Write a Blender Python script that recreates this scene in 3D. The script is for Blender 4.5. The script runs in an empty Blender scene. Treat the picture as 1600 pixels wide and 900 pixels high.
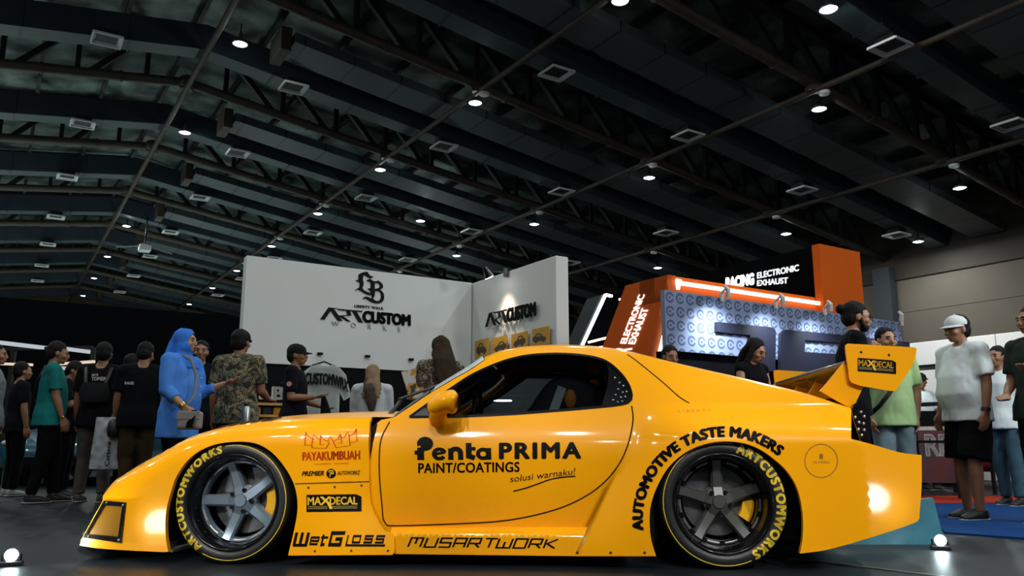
import bpy, bmesh, math, random
import numpy as np
from mathutils import Vector, Matrix, Quaternion
from mathutils.geometry import delaunay_2d_cdt

random.seed(7)
SC = bpy.context.scene
COL = SC.collection
PI = math.pi
R = math.radians

# ------------------------------------------------------------------ camera
FPX, PITCH, HC = 1250.0, math.atan(244 / 1250.0), 0.585
cam_d = bpy.data.cameras.new('camera')
cam_d.sensor_width = 36.0
cam_d.lens = 36.0 * FPX / 1600.0
cam_d.clip_end = 400
cam = bpy.data.objects.new('camera', cam_d)
COL.objects.link(cam)
cam.location = (0, 0, HC)
cam.rotation_euler = (PI / 2 + PITCH, 0, 0)
SC.camera = cam

# ------------------------------------------------------------------ exposure, world
SC.view_settings.view_transform = 'Standard'
SC.view_settings.look = 'None'
SC.view_settings.gamma = 1.0
SC.view_settings.use_curve_mapping = False
SC.view_settings.exposure = 0.0
SC.cycles.use_denoising = True
SC.cycles.sample_clamp_indirect = 4.0
SC.cycles.max_bounces = 6
SC.cycles.caustics_reflective = False
SC.cycles.caustics_refractive = False
world = bpy.data.worlds.new('hall_air')
SC.world = world
world.use_nodes = True
world.node_tree.nodes['Background'].inputs[0].default_value = (0.55, 0.75, 0.85, 1)
world.node_tree.nodes['Background'].inputs[1].default_value = 0.02

LAMP_POWER = 150.0          # ceiling downlights (one area lamp in each housing)
SPOT_POWER = 60.0           # booth spots
FLOOR_LED_POWER = 26.0      # blue-white floor lamps
LED_STRIP = 4.0             # emission of LED tubes
CAR_FILL_POWER = 920.0         # unseen spots added over and behind the camera to light the car
UP_POWER = 190.0            # unseen uplights added to brighten the roof (behind the drape, beside the frame)

# hall axes: L runs down the hall along the ridge, T across it
AZ = math.atan2(-815.0, FPX / math.cos(PITCH))
LV = Vector((math.sin(AZ), math.cos(AZ), 0))
TV = Vector((math.cos(AZ), -math.sin(AZ), 0))
HALL_ROT = math.atan2(TV.y, TV.x)
T0, RIDGE, SLOPE = 4.13, 12.0, 0.14


def hall(t, l, z=0.0):
    """t across from the ridge, l along the hall."""
    return TV * (t + T0) + LV * l + Vector((0, 0, z))


def zroof(t):
    return RIDGE - SLOPE * abs(t)


def ray(px, py):
    a = (px - 800) / FPX
    b = (450 - py) / FPX
    cp, sp = math.cos(PITCH), math.sin(PITCH)
    return Vector((a, cp - b * sp, sp + b * cp))


def at_y(px, py, y):
    r = ray(px, py)
    return Vector((0, 0, HC)) + r * (y / r.y)


def at_z(px, py, z):
    r = ray(px, py)
    return Vector((0, 0, HC)) + r * ((z - HC) / r.z)


def at_plane(px, py, p0, n):
    r = ray(px, py)
    o = Vector((0, 0, HC))
    return o + r * ((p0 - o).dot(n) / r.dot(n))


# ------------------------------------------------------------------ materials
MATS = {}


def mat(name, col, rough=0.5, metal=0.0, coat=0.0, emit=None, estr=0.0, noise=0.0, nscale=8.0,
        bump=0.0, bscale=60.0, spec=None, col2=None, trans=0.0, alpha=1.0):
    if name in MATS:
        return MATS[name]
    if spec is None:
        spec = 0.12 if rough >= 0.78 else 0.5
    m = bpy.data.materials.new(name)
    m.use_nodes = True
    nt = m.node_tree
    b = nt.nodes['Principled BSDF']
    b.inputs['Base Color'].default_value = (*col, 1)
    b.inputs['Roughness'].default_value = rough
    b.inputs['Metallic'].default_value = metal
    b.inputs['Coat Weight'].default_value = coat
    b.inputs['Coat Roughness'].default_value = 0.04
    b.inputs['Specular IOR Level'].default_value = spec
    b.inputs['Transmission Weight'].default_value = trans
    b.inputs['Alpha'].default_value = alpha
    if emit is not None:
        b.inputs['Emission Color'].default_value = (*emit, 1)
        b.inputs['Emission Strength'].default_value = estr
    tc = None
    if noise > 0 or col2 is not None or bump > 0:
        tc = nt.nodes.new('ShaderNodeTexCoord')
    if noise > 0 or col2 is not None:
        n = nt.nodes.new('ShaderNodeTexNoise')
        n.inputs['Scale'].default_value = nscale
        n.inputs['Detail'].default_value = 4
        nt.links.new(tc.outputs['Object'], n.inputs['Vector'])
        mx = nt.nodes.new('ShaderNodeMix')
        mx.data_type = 'RGBA'
        c2 = col2 if col2 is not None else tuple(c * (1 - noise) for c in col)
        mx.inputs['A'].default_value = (*col, 1)
        mx.inputs['B'].default_value = (*c2, 1)
        rp = nt.nodes.new('ShaderNodeValToRGB')
        rp.color_ramp.elements[0].position = 0.35
        rp.color_ramp.elements[1].position = 0.65
        nt.links.new(n.outputs['Fac'], rp.inputs['Fac'])
        nt.links.new(rp.outputs['Color'], mx.inputs['Factor'])
        nt.links.new(mx.outputs['Result'], b.inputs['Base Color'])
    if bump > 0:
        n2 = nt.nodes.new('ShaderNodeTexNoise')
        n2.inputs['Scale'].default_value = bscale
        n2.inputs['Detail'].default_value = 3
        nt.links.new(tc.outputs['Object'], n2.inputs['Vector'])
        bp = nt.nodes.new('ShaderNodeBump')
        bp.inputs['Strength'].default_value = bump
        bp.inputs['Distance'].default_value = 0.02
        nt.links.new(n2.outputs['Fac'], bp.inputs['Height'])
        nt.links.new(bp.outputs['Normal'], b.inputs['Normal'])
    MATS[name] = m
    return m


def emit_mat(name, col, s):
    return mat(name, (0.02, 0.02, 0.02), emit=col, estr=s)


def ramp_mat(name, stops, scale=6.0, kind='noise', rough=0.85, detail=3.0, distort=0.0):
    """fabric print: noise or voronoi through a constant ramp."""
    if name in MATS:
        return MATS[name]
    m = bpy.data.materials.new(name)
    m.use_nodes = True
    nt = m.node_tree
    b = nt.nodes['Principled BSDF']
    b.inputs['Roughness'].default_value = rough
    tc = nt.nodes.new('ShaderNodeTexCoord')
    if kind == 'noise':
        n = nt.nodes.new('ShaderNodeTexNoise')
        n.inputs['Scale'].default_value = scale
        n.inputs['Detail'].default_value = detail
        n.inputs['Distortion'].default_value = distort
        out = n.outputs['Fac']
    else:
        n = nt.nodes.new('ShaderNodeTexVoronoi')
        n.inputs['Scale'].default_value = scale
        out = n.outputs['Distance']
    nt.links.new(tc.outputs['Object'], n.inputs['Vector'])
    rp = nt.nodes.new('ShaderNodeValToRGB')
    rp.color_ramp.interpolation = 'CONSTANT'
    e = rp.color_ramp.elements
    while len(e) < len(stops):
        e.new(0.5)
    for i, (p, c) in enumerate(stops):
        e[i].position = p
        e[i].color = (*c, 1)
    nt.links.new(out, rp.inputs['Fac'])
    nt.links.new(rp.outputs['Color'], b.inputs['Base Color'])
    MATS[name] = m
    return m


def glass_mat(name, tint, spec_rough=0.02, ior=1.5, refl=1.0):
    """thin tinted pane: transparent body under a Fresnel gloss."""
    if name in MATS:
        return MATS[name]
    m = bpy.data.materials.new(name)
    m.use_nodes = True
    nt = m.node_tree
    nt.nodes.clear()
    o = nt.nodes.new('ShaderNodeOutputMaterial')
    mx = nt.nodes.new('ShaderNodeMixShader')
    tr = nt.nodes.new('ShaderNodeBsdfTransparent')
    tr.inputs[0].default_value = (*tint, 1)
    gl = nt.nodes.new('ShaderNodeBsdfGlossy')
    gl.inputs['Color'].default_value = (refl, refl, refl, 1)
    gl.inputs['Roughness'].default_value = spec_rough
    fr = nt.nodes.new('ShaderNodeFresnel')
    fr.inputs['IOR'].default_value = ior
    nt.links.new(fr.outputs[0], mx.inputs[0])
    nt.links.new(tr.outputs[0], mx.inputs[1])
    nt.links.new(gl.outputs[0], mx.inputs[2])
    nt.links.new(mx.outputs[0], o.inputs[0])
    MATS[name] = m
    return m


def srgb(r, g, b):
    f = lambda c: (c / 255 / 12.92) if c / 255 <= 0.04045 else ((c / 255 + 0.055) / 1.055) ** 2.4
    return (f(r), f(g), f(b))


# ------------------------------------------------------------------ object helpers
def tag(o, label=None, cat=None, group=None, kind=None):
    if label:
        o['label'] = label
    if cat:
        o['category'] = cat
    if group:
        o['group'] = group
    if kind:
        o['kind'] = kind
    return o


def empty(name, loc=(0, 0, 0), rz=0.0, label=None, cat=None, group=None):
    o = bpy.data.objects.new(name, None)
    COL.objects.link(o)
    o.location = loc
    o.rotation_euler = (0, 0, rz)
    o.empty_display_size = 0.1
    return tag(o, label, cat, group)


def link_mesh(name, me, m=None, parent=None, loc=None, rz=None):
    o = bpy.data.objects.new(name, me)
    COL.objects.link(o)
    if m is not None:
        me.materials.clear()
        me.materials.append(m)
    if parent is not None:
        o.parent = parent
    if loc is not None:
        o.location = loc
    if rz is not None:
        o.rotation_euler = (0, 0, rz)
    return o


def mesh_obj(name, verts, faces, m=None, parent=None, smooth=False, loc=None, rz=None, normals=None):
    me = bpy.data.meshes.new(name)
    me.from_pydata([tuple(v) for v in verts], [], [tuple(f) for f in faces])
    me.update()
    if smooth:
        me.polygons.foreach_set('use_smooth', [True] * len(me.polygons))
    if normals is not None:
        me.polygons.foreach_set('use_smooth', [True] * len(me.polygons))
        me.normals_split_custom_set_from_vertices([tuple(n) for n in normals])
    return link_mesh(name, me, m, parent, loc, rz)


class MB:
    """collects shapes into one mesh"""

    def __init__(self):
        self.v, self.f = [], []

    def add(self, verts, faces):
        k = len(self.v)
        self.v += [Vector(v) for v in verts]
        self.f += [tuple(i + k for i in f) for f in faces]
        return self

    def box(self, c, s, rot=None):
        c = Vector(c)
        x, y, z = s[0] / 2, s[1] / 2, s[2] / 2
        vs = [Vector(p) for p in ((-x, -y, -z), (x, -y, -z), (x, y, -z), (-x, y, -z), (-x, -y, z), (x, -y, z), (x, y, z), (-x, y, z))]
        if rot is not None:
            vs = [rot @ p for p in vs]
        return self.add([c + p for p in vs], [(3, 2, 1, 0), (4, 5, 6, 7), (0, 1, 5, 4), (1, 2, 6, 5), (2, 3, 7, 6), (3, 0, 4, 7)])

    def hexa(self, p):
        """8 points: bottom 4 then top 4"""
        return self.add(p, [(3, 2, 1, 0), (4, 5, 6, 7), (0, 1, 5, 4), (1, 2, 6, 5), (2, 3, 7, 6), (3, 0, 4, 7)])

    def bar(self, a, b, w, h=None, up=(0, 0, 1)):
        """rectangular bar from a to b"""
        a, b = Vector(a), Vector(b)
        h = w if h is None else h
        d = (b - a).normalized()
        u = Vector(up)
        if abs(d.dot(u)) > 0.98:
            u = Vector((1, 0, 0))
        s = d.cross(u).normalized() * (w / 2)
        t = s.cross(d).normalized() * (h / 2)
        return self.hexa([a - s - t, a + s - t, a + s + t, a - s + t, b - s - t, b + s - t, b + s + t, b - s + t])

    def tube(self, pts, rad, seg=10, caps=True, sx=1.0):
        """round tube through points; rad a number, list, or list of (rx, ry)"""
        pts = [Vector(p) for p in pts]
        n = len(pts)
        if not isinstance(rad, (list, tuple)):
            rad = [rad] * n
        rings = []
        prev = None
        for i, p in enumerate(pts):
            d = (pts[min(i + 1, n - 1)] - pts[max(i - 1, 0)]).normalized()
            if prev is None:
                u = Vector((1, 0, 0)) if abs(d.x) < 0.9 else Vector((0, 1, 0))
            else:
                u = prev
            u = (u - d * u.dot(d)).normalized()
            w = d.cross(u)
            prev = u
            r = rad[i]
            rx, ry = (r if isinstance(r, (list, tuple)) else (r, r))
            rings.append([p + u * (rx * math.cos(2 * PI * k / seg)) + w * (ry * math.sin(2 * PI * k / seg)) for k in range(seg)])
        vs = [q for rg in rings for q in rg]
        fs = []
        for i in range(n - 1):
            for k in range(seg):
                k2 = (k + 1) % seg
                fs.append((i * seg + k, i * seg + k2, (i + 1) * seg + k2, (i + 1) * seg + k))
        if caps:
            fs.append(tuple(reversed(range(seg))))
            fs.append(tuple((n - 1) * seg + k for k in range(seg)))
        return self.add(vs, fs)

    def ell(self, c, r, seg=16, ring=10, rot=None):
        c = Vector(c)
        if not isinstance(r, (list, tuple)):
            r = (r, r, r)
        vs = [Vector((0, 0, r[2]))]
        for i in range(1, ring):
            a = PI * i / ring
            for k in range(seg):
                b = 2 * PI * k / seg
                vs.append(Vector((r[0] * math.sin(a) * math.cos(b), r[1] * math.sin(a) * math.sin(b), r[2] * math.cos(a))))
        vs.append(Vector((0, 0, -r[2])))
        fs = []
        for k in range(seg):
            fs.append((0, 1 + k, 1 + (k + 1) % seg))
        for i in range(ring - 2):
            for k in range(seg):
                a, b = 1 + i * seg + k, 1 + i * seg + (k + 1) % seg
                fs.append((a, a + seg, b + seg, b))
        e = len(vs) - 1
        o = 1 + (ring - 2) * seg
        for k in range(seg):
            fs.append((o + k, e, o + (k + 1) % seg))
        if rot is not None:
            vs = [rot @ v for v in vs]
        return self.add([c + v for v in vs], fs)

    def lathe(self, prof, axis='y', c=(0, 0, 0), seg=48, close=False, a0=0.0, a1=2 * PI):
        """profile [(radius, along)] revolved about an axis"""
        c = Vector(c)
        full = abs(a1 - a0 - 2 * PI) < 1e-6
        n = seg if full else seg + 1
        vs = []
        for (r, h) in prof:
            for k in range(n):
                a = a0 + (a1 - a0) * k / seg
                x, y = r * math.cos(a), r * math.sin(a)
                if axis == 'y':
                    vs.append(c + Vector((x, h, y)))
                elif axis == 'z':
                    vs.append(c + Vector((x, y, h)))
                else:
                    vs.append(c + Vector((h, x, y)))
        fs = []
        m = len(prof)
        for i in range(m if close else m - 1):
            i2 = (i + 1) % m
            for k in range(seg if not full else n):
                k2 = (k + 1) % n if full else k + 1
                fs.append((i * n + k, i * n + k2, i2 * n + k2, i2 * n + k))
        return self.add(vs, fs)

    def build(self, name, m=None, parent=None, smooth=False, loc=None, rz=None, bevel=0.0, auto=None):
        o = mesh_obj(name, self.v, self.f, m, parent, smooth, loc, rz)
        me = o.data
        bm = bmesh.new()
        bm.from_mesh(me)
        bmesh.ops.recalc_face_normals(bm, faces=bm.faces)
        if bevel > 0:
            bmesh.ops.bevel(bm, geom=[e for e in bm.edges if len(e.link_faces) == 2 and e.calc_face_angle(0) > 0.6],
                            offset=bevel, segments=2, profile=0.5, affect='EDGES', clamp_overlap=True)
        bm.to_mesh(me)
        bm.free()
        if smooth or auto:
            me.polygons.foreach_set('use_smooth', [True] * len(me.polygons))
            if auto:
                me.set_sharp_from_angle(angle=R(auto))
        return o


def smooth_obj(o, angle=40):
    o.data.polygons.foreach_set('use_smooth', [True] * len(o.data.polygons))
    o.data.set_sharp_from_angle(angle=R(angle))
    return o


def catmull(pts, step=6.0, closed=False):
    """points along a smooth curve, about `step` apart"""
    pts = [Vector((p[0], p[1])) for p in pts]
    n = len(pts)
    out = []
    rng = range(n if closed else n - 1)
    for i in rng:
        p1, p2 = pts[i], pts[(i + 1) % n]
        p0 = pts[(i - 1) % n] if (closed or i > 0) else p1 * 2 - p2
        p3 = pts[(i + 2) % n] if (closed or i + 2 < n) else p2 * 2 - p1
        k = max(1, int((p2 - p1).length / step))
        for j in range(k):
            t = j / k
            out.append(0.5 * ((2 * p1) + (p2 - p0) * t + (2 * p0 - 5 * p1 + 4 * p2 - p3) * t * t + (3 * p1 - p0 - 3 * p2 + p3) * t ** 3))
    if not closed:
        out.append(pts[-1])
    return [(p.x, p.y) for p in out]


def segs(*parts, step=6.0):
    """outline from smooth segments; joints become corners"""
    out = []
    for s in parts:
        c = catmull(s, step)
        if out and (Vector(out[-1]) - Vector(c[0])).length < 1e-4:
            c = c[1:]
        out += c
    if (Vector(out[-1]) - Vector(out[0])).length < 1e-4:
        out.pop()
    return out


def inside(poly, x, y):
    """vectorised point in polygon"""
    x = np.asarray(x)
    y = np.asarray(y)
    r = np.zeros(x.shape, bool)
    n = len(poly)
    for i in range(n):
        x1, y1 = poly[i]
        x2, y2 = poly[(i + 1) % n]
        if y1 == y2:
            continue
        c = (y1 > y) != (y2 > y)
        r ^= c & (x < (x2 - x1) * (y - y1) / (y2 - y1) + x1)
    return r


def dist_poly(poly, x, y, closed=True):
    d = np.full(x.shape, 1e9)
    n = len(poly)
    for i in range(n if closed else n - 1):
        a = np.array(poly[i])
        b = np.array(poly[(i + 1) % n])
        ab = b - a
        l2 = max((ab ** 2).sum(), 1e-12)
        t = np.clip(((x - a[0]) * ab[0] + (y - a[1]) * ab[1]) / l2, 0, 1)
        d = np.minimum(d, np.hypot(x - a[0] - t * ab[0], y - a[1] - t * ab[1]))
    return d


def cdt(outer, holes=(), grid=None, lines=(), extra=()):
    """triangulate a polygon with holes, interior grid points and constraint lines; returns verts2d, tris"""
    vs, es = [], []

    def addloop(p, closed=True):
        k = len(vs)
        vs.extend([Vector((q[0], q[1])) for q in p])
        n = len(p)
        for i in range(n if closed else n - 1):
            es.append((k + i, k + (i + 1) % n))
    addloop(outer)
    for h in holes:
        addloop(h)
    for l in lines:
        addloop(l, False)
    for p in extra:
        vs.append(Vector((p[0], p[1])))
    if grid:
        a = np.array(outer)
        gx, gy = np.meshgrid(np.arange(a[:, 0].min(), a[:, 0].max(), grid), np.arange(a[:, 1].min(), a[:, 1].max(), grid))
        gx = gx + (np.arange(gx.shape[0])[:, None] % 2) * grid * 0.5
        gx, gy = gx.ravel(), gy.ravel()
        ok = inside(outer, gx, gy) & (dist_poly(outer, gx, gy) > grid * 0.45)
        for h in holes:
            ok &= ~inside(h, gx, gy) & (dist_poly(h, gx, gy) > grid * 0.45)
        for l in lines:
            ok &= dist_poly(l, gx, gy, False) > grid * 0.35
        if extra:
            ex = np.array(extra)
            for p in ex:
                ok &= np.hypot(gx - p[0], gy - p[1]) > grid * 0.3
        vs.extend([Vector((x, y)) for x, y in zip(gx[ok], gy[ok])])
    r = delaunay_2d_cdt(vs, es, [], 0, 1e-6)
    V = [(v.x, v.y) for v in r[0]]
    F = [tuple(f) for f in r[2]]
    c = np.array([[sum(V[i][0] for i in f) / 3, sum(V[i][1] for i in f) / 3] for f in F])
    ok = inside(outer, c[:, 0], c[:, 1])
    for h in holes:
        ok &= ~inside(h, c[:, 0], c[:, 1])
    F = [f for f, k in zip(F, ok) if k]
    used = sorted({i for f in F for i in f})
    mp = {i: j for j, i in enumerate(used)}
    return [V[i] for i in used], [tuple(mp[i] for i in f) for f in F]


# ------------------------------------------------------------------ lettering
def text2d(s, bold=0.0, shear=0.0, space=1.0):
    cu = bpy.data.curves.new('lettering', 'FONT')
    cu.body = s
    cu.shear = shear
    cu.space_character = space
    cu.resolution_u = 4
    o = bpy.data.objects.new('lettering', cu)
    COL.objects.link(o)
    me = bpy.data.meshes.new_from_object(o.evaluated_get(bpy.context.evaluated_depsgraph_get()))
    V = [(v.co.x, v.co.y) for v in me.vertices]
    F = [tuple(p.vertices) for p in me.polygons]
    bpy.data.objects.remove(o)
    bpy.data.curves.remove(cu)
    bpy.data.meshes.remove(me)
    if bold > 0:
        # heavier weight: the same letters laid a little to every side
        V0, F0, k = V, F, len(V)
        V, F = [], []
        for i, (a, b) in enumerate(((0, 0), (1, 0), (-1, 0), (.5, .6), (-.5, .6), (.5, -.6), (-.5, -.6))):
            V += [(x + a * bold * 1.5, y + b * bold * 1.5) for x, y in V0]
            F += [tuple(j + i * k for j in f) for f in F0]
    return V, F


def norm2d(V, w=1.0, h=1.0):
    """fit to the box 0..w, 0..h"""
    a = np.array(V)
    mn, mx = a.min(0), a.max(0)
    s = np.maximum(mx - mn, 1e-6)
    return [((p[0] - mn[0]) / s[0] * w, (p[1] - mn[1]) / s[1] * h) for p in V]


def stroke2d(lines, w, join=True):
    """polylines of width w to flat pieces with mitred joints"""
    V, F = [], []
    for ln in lines:
        ww = w
        if isinstance(ln, tuple):
            ln, ww = ln
        p = [Vector(q) for q in ln]
        n = len(p)
        L = []
        for i in range(n):
            d1 = (p[i] - p[i - 1]).normalized() if i > 0 else (p[1] - p[0]).normalized()
            d2 = (p[i + 1] - p[i]).normalized() if i < n - 1 else d1
            n1, n2 = Vector((-d1.y, d1.x)), Vector((-d2.y, d2.x))
            m = n1 + n2
            if m.length < 0.3:
                m = n1
            m.normalize()
            k = 1 / max(0.45, m.dot(n1))
            L.append((p[i] + m * ww / 2 * k, p[i] - m * ww / 2 * k))
        b = len(V)
        for a, c in L:
            V += [(a.x, a.y), (c.x, c.y)]
        for i in range(n - 1):
            F.append((b + 2 * i, b + 2 * i + 1, b + 2 * i + 3, b + 2 * i + 2))
    return V, F


def fine2d(V, F, maxlen):
    """triangulate and split long edges so that flat lettering can follow a curved panel"""
    bm = bmesh.new()
    vs = [bm.verts.new((x, y, 0)) for x, y in V]
    for f in F:
        try:
            bm.faces.new([vs[i] for i in f])
        except ValueError:
            pass
    bmesh.ops.triangulate(bm, faces=bm.faces)
    for _ in range(5):
        es = [e for e in bm.edges if e.calc_length() > maxlen]
        if not es:
            break
        bmesh.ops.subdivide_edges(bm, edges=es, cuts=1)
        bmesh.ops.triangulate(bm, faces=bm.faces)
    bm.verts.index_update()
    bm.normal_update()
    for f in bm.faces:
        if f.normal.z < 0:
            f.normal_flip()
    V = [(v.co.x, v.co.y) for v in bm.verts]
    F = [tuple(v.index for v in f.verts) for f in bm.faces]
    bm.free()
    return V, F


def sign_obj(name, VF, o, x, y, depth, m, parent=None):
    """flat lettering VF (2d, metres) raised by `depth`, standing on the plane o + x*X + y*Y"""
    V, F = VF
    o, x, y = Vector(o), Vector(x), Vector(y)
    n = x.cross(y).normalized()
    k = len(V)
    top = [o + x * a + y * b + n * depth for a, b in V]
    bot = [o + x * a + y * b - n * 0.0005 for a, b in V]
    fs = [tuple(f) for f in F]
    # outline edges become the sides
    cnt = {}
    for f in F:
        for i in range(len(f)):
            e = (f[i], f[(i + 1) % len(f)])
            key = (min(e), max(e))
            cnt.setdefault(key, []).append(e)
    for key, l in cnt.items():
        if len(l) == 1:
            a, b = l[0]
            fs.append((b, a, a + k, b + k))
    return mesh_obj(name, top + bot, fs, m, parent)


def remesh(mb, name, vox, m, parent=None, smooth=2, cut=None, disp=0.0, dscale=6.0, solid=0.0, dec=None):
    """fuse overlapping shapes to one continuous skin"""
    me = bpy.data.meshes.new(name)
    me.from_pydata([tuple(v) for v in mb.v], [], mb.f)
    bm = bmesh.new()
    bm.from_mesh(me)
    bmesh.ops.recalc_face_normals(bm, faces=bm.faces)
    bm.to_mesh(me)
    bm.free()
    t = bpy.data.objects.new('tmp', me)
    COL.objects.link(t)
    r = t.modifiers.new('r', 'REMESH')
    r.mode = 'VOXEL'
    r.voxel_size = vox
    if smooth:
        s = t.modifiers.new('s', 'SMOOTH')
        s.iterations = smooth
        s.factor = 0.5
    out = bpy.data.meshes.new_from_object(t.evaluated_get(bpy.context.evaluated_depsgraph_get()))
    bpy.data.objects.remove(t)
    bpy.data.meshes.remove(me)
    out.name = name
    bm = bmesh.new()
    bm.from_mesh(out)
    if disp > 0:
        from mathutils import noise as nz
        bm.normal_update()
        off = Vector((random.uniform(0, 50), random.uniform(0, 50), random.uniform(0, 50)))
        for v in bm.verts:
            q = Vector((v.co.x * dscale, v.co.y * dscale, v.co.z * dscale * 0.55)) + off
            a = abs(nz.noise(q)) * 1.6 + 0.5 * abs(nz.noise(q * 2.3))
            v.co += v.normal * disp * (a - 0.5)
    if cut is not None:
        kill = [f for f in bm.faces if cut(f.calc_center_median())]
        bmesh.ops.delete(bm, geom=kill, context='FACES')
    bm.to_mesh(out)
    bm.free()
    out.polygons.foreach_set('use_smooth', [True] * len(out.polygons))
    return link_mesh(name, out, m, parent)
# ================================================================== THE HALL
def structure(o):
    o['kind'] = 'structure'
    return o


m_floor = mat('dark_polished_floor', (0.011, 0.015, 0.019), rough=0.42, noise=0.35, nscale=1.5, bump=0.05, bscale=25, spec=0.30)
m_roofskin = mat('foil_roof_lining', (0.20, 0.26, 0.225), rough=0.45, metal=0.3, col2=(0.02, 0.03, 0.028), nscale=0.9, bump=0.5, bscale=3.0)
m_steel = mat('brown_painted_steel', (0.085, 0.066, 0.050), rough=0.6, noise=0.3, nscale=2)
m_dark = mat('black_steel', (0.012, 0.013, 0.015), rough=0.6, noise=0.3, nscale=3)
m_duct = mat('dark_blue_duct', (0.040, 0.056, 0.080), rough=0.55, noise=0.25, nscale=0.8)
m_duct_lit = mat('lit_duct_underside', (0.075, 0.108, 0.118), rough=0.5, noise=0.2, nscale=0.9)
m_wall = mat('beige_wall', (0.165, 0.14, 0.115), rough=0.8, noise=0.12, nscale=0.7)
m_fascia = mat('brown_fascia', (0.05, 0.038, 0.028), rough=0.7, noise=0.2, nscale=1)
m_black = mat('black_cloth', (0.0025, 0.003, 0.0042), rough=0.9, noise=0.3, nscale=3, spec=0.05)
m_diff = mat('white_diffuser', (0.82, 0.84, 0.84), rough=0.5)
m_lens = emit_mat('lamp_lens', (0.92, 1.0, 1.0), 9.0)
m_alu = mat('lamp_aluminium', (0.45, 0.46, 0.46), rough=0.35, metal=0.9)

# floor
def hq(name, pts, m):
    return structure(mesh_obj(name, pts, [(0, 1, 2, 3)], m))


TL, TR_, LN, LF = -34.0, 27.4, -26.0, 78.0
hq('floor', [hall(TL, LN), hall(TR_, LN), hall(TR_, LF), hall(TL, LF)], m_floor)
# roof lining, one slab, gabled
RT = 1.75
rv = [hall(TL, LN, zroof(TL) + RT), hall(0, LN, RIDGE + RT), hall(TR_, LN, zroof(TR_) + RT),
      hall(TL, LF, zroof(TL) + RT), hall(0, LF, RIDGE + RT), hall(TR_, LF, zroof(TR_) + RT)]
rv2 = [v + Vector((0, 0, 0.2)) for v in rv]
structure(mesh_obj('ceiling', rv + rv2, [(0, 3, 4, 1), (1, 4, 5, 2), (6, 7, 10, 9), (7, 8, 11, 10)], m_roofskin))


def hall_wall(name, t0, l0, t1, l1, z0, z1, m):
    a, b = hall(t0, l0), hall(t1, l1)
    mb = MB()
    mb.bar(Vector((a.x, a.y, (z0 + z1) / 2)), Vector((b.x, b.y, (z0 + z1) / 2)), 0.25, z1 - z0)
    return structure(mb.build(name, m))


TW = 27.0
hall_wall('wall_right', TW, LN, TW, LF, 0, 7.25, m_wall)
hall_wall('trim_1', TW - 0.1, LN, TW - 0.1, LF, 7.25, 10.2, m_fascia)
# wall panel joints
mb = MB()
for z in (3.3, 4.6, 5.9):
    a, b = hall(TW - 0.135, LN, z), hall(TW - 0.135, LF, z)
    mb.bar(a, b, 0.02, 0.035)
structure(mb.build('trim_2', mat('wall_joint', (0.17, 0.15, 0.13), rough=0.9)))
hall_wall('wall_left', TL, LN, TL, LF, 0, 9.5, m_fascia)
hall_wall('wall_back', TL, LF, TR_, LF, 0, 14, mat('back_wall_ochre', (0.22, 0.17, 0.10), rough=0.8, noise=0.2, nscale=0.5))
hall_wall('wall_front', TL, LN, TR_, LN, 0, 14, m_fascia)
# purlins under the roof lining
for i, t in enumerate([q for q in range(-12, 27, 2)]):
    z = zroof(t) + RT - .14
    structure(MB().bar(hall(t, 4, z), hall(t, LF - .5, z), .12, .24).build('trim_%d' % (20 + i), m_dark))
# wall columns
for i, l in enumerate((6.0, 19.2, 32.5, 45.8)):
    c = hall(TW - 0.35, l)
    structure(MB().box((0, 0, 3.9), (0.75, 0.5, 7.8)).build('trim_%d' % (3 + i), mat('grey_column', (0.035, 0.042, 0.050), rough=0.6), loc=c, rz=HALL_ROT + PI / 2))

# ---- trusses, ducts, pipes: each spans the hall
BAY = 6.65
LT = [12.55 + BAY * k for k in range(-3, 9)]


def make_truss():
    """built at l = 0 in hall axes: x across, y along"""
    root = empty('roof_truss', (0, 0, 0), HALL_ROT)
    x0, x1 = TL + 0.4, TR_ - 0.6
    # bolted flanges of the chord
    for s in (-1, 1):
        mb = MB()
        xe = x0 if s < 0 else x1
        mb.tube([(0, 0, RIDGE), (xe, 0, zroof(xe))], 0.15, 10)
        for d in (1.9, 4.0, 7.9, 12.0, 16.0, 20.0, 24.0):
            if x0 < s * d < x1:
                a = Vector((s * d, 0, zroof(d)))
                dr = Vector((s * 1, 0, -SLOPE)).normalized()
                mb.tube([a - dr * 0.03, a + dr * 0.03], 0.185, 10)
        mb.build('bottom_chord', m_steel, root, auto=40)
    MB().ell((0, 0, RIDGE), (0.3, 0.3, 0.25), 12, 8).build('ridge_node', m_steel, root, smooth=True)
    for s in (-1, 1):
        xe = x0 if s < 0 else x1
        MB().bar((0, 0, RIDGE + 1.55), (xe, 0, zroof(xe) + 1.55), 0.2, 0.2).build('top_chord', m_dark, root)
    for s in (-1, 1):
        mb = MB()
        d = 1.2
        while d < (abs(x0) if s < 0 else x1) - 2.2:
            za = zroof(d)
            mb.bar((s * d, 0, za), (s * d, 0, za + 1.5), 0.14, 0.14)
            mb.bar((s * (d + 1.6), 0, zroof(d + 1.6)), (s * d, 0, za + 1.5), 0.17, 0.17)
            d += 1.9
        mb.build('web_members', m_dark, root)
    return root


def copy_tree(o, parent=None):
    c = o.copy()
    COL.objects.link(c)
    if parent is not None:
        c.parent = parent
    for ch in list(o.children):
        copy_tree(ch, c)
    return c


ORD = ['nearest', 'second', 'third', 'fourth', 'fifth', 'sixth', 'seventh', 'eighth', 'ninth', 'tenth', 'eleventh', 'twelfth']
truss = make_truss()
vis = [l for l in LT if l > 5]
for i, l in enumerate(vis):
    o = truss if i == 0 else copy_tree(truss)
    o.location = hall(0, l)
    tag(o, 'brown tubular roof truss, %s from the camera along the hall' % ORD[i], 'roof truss', 'roof trusses')


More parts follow.
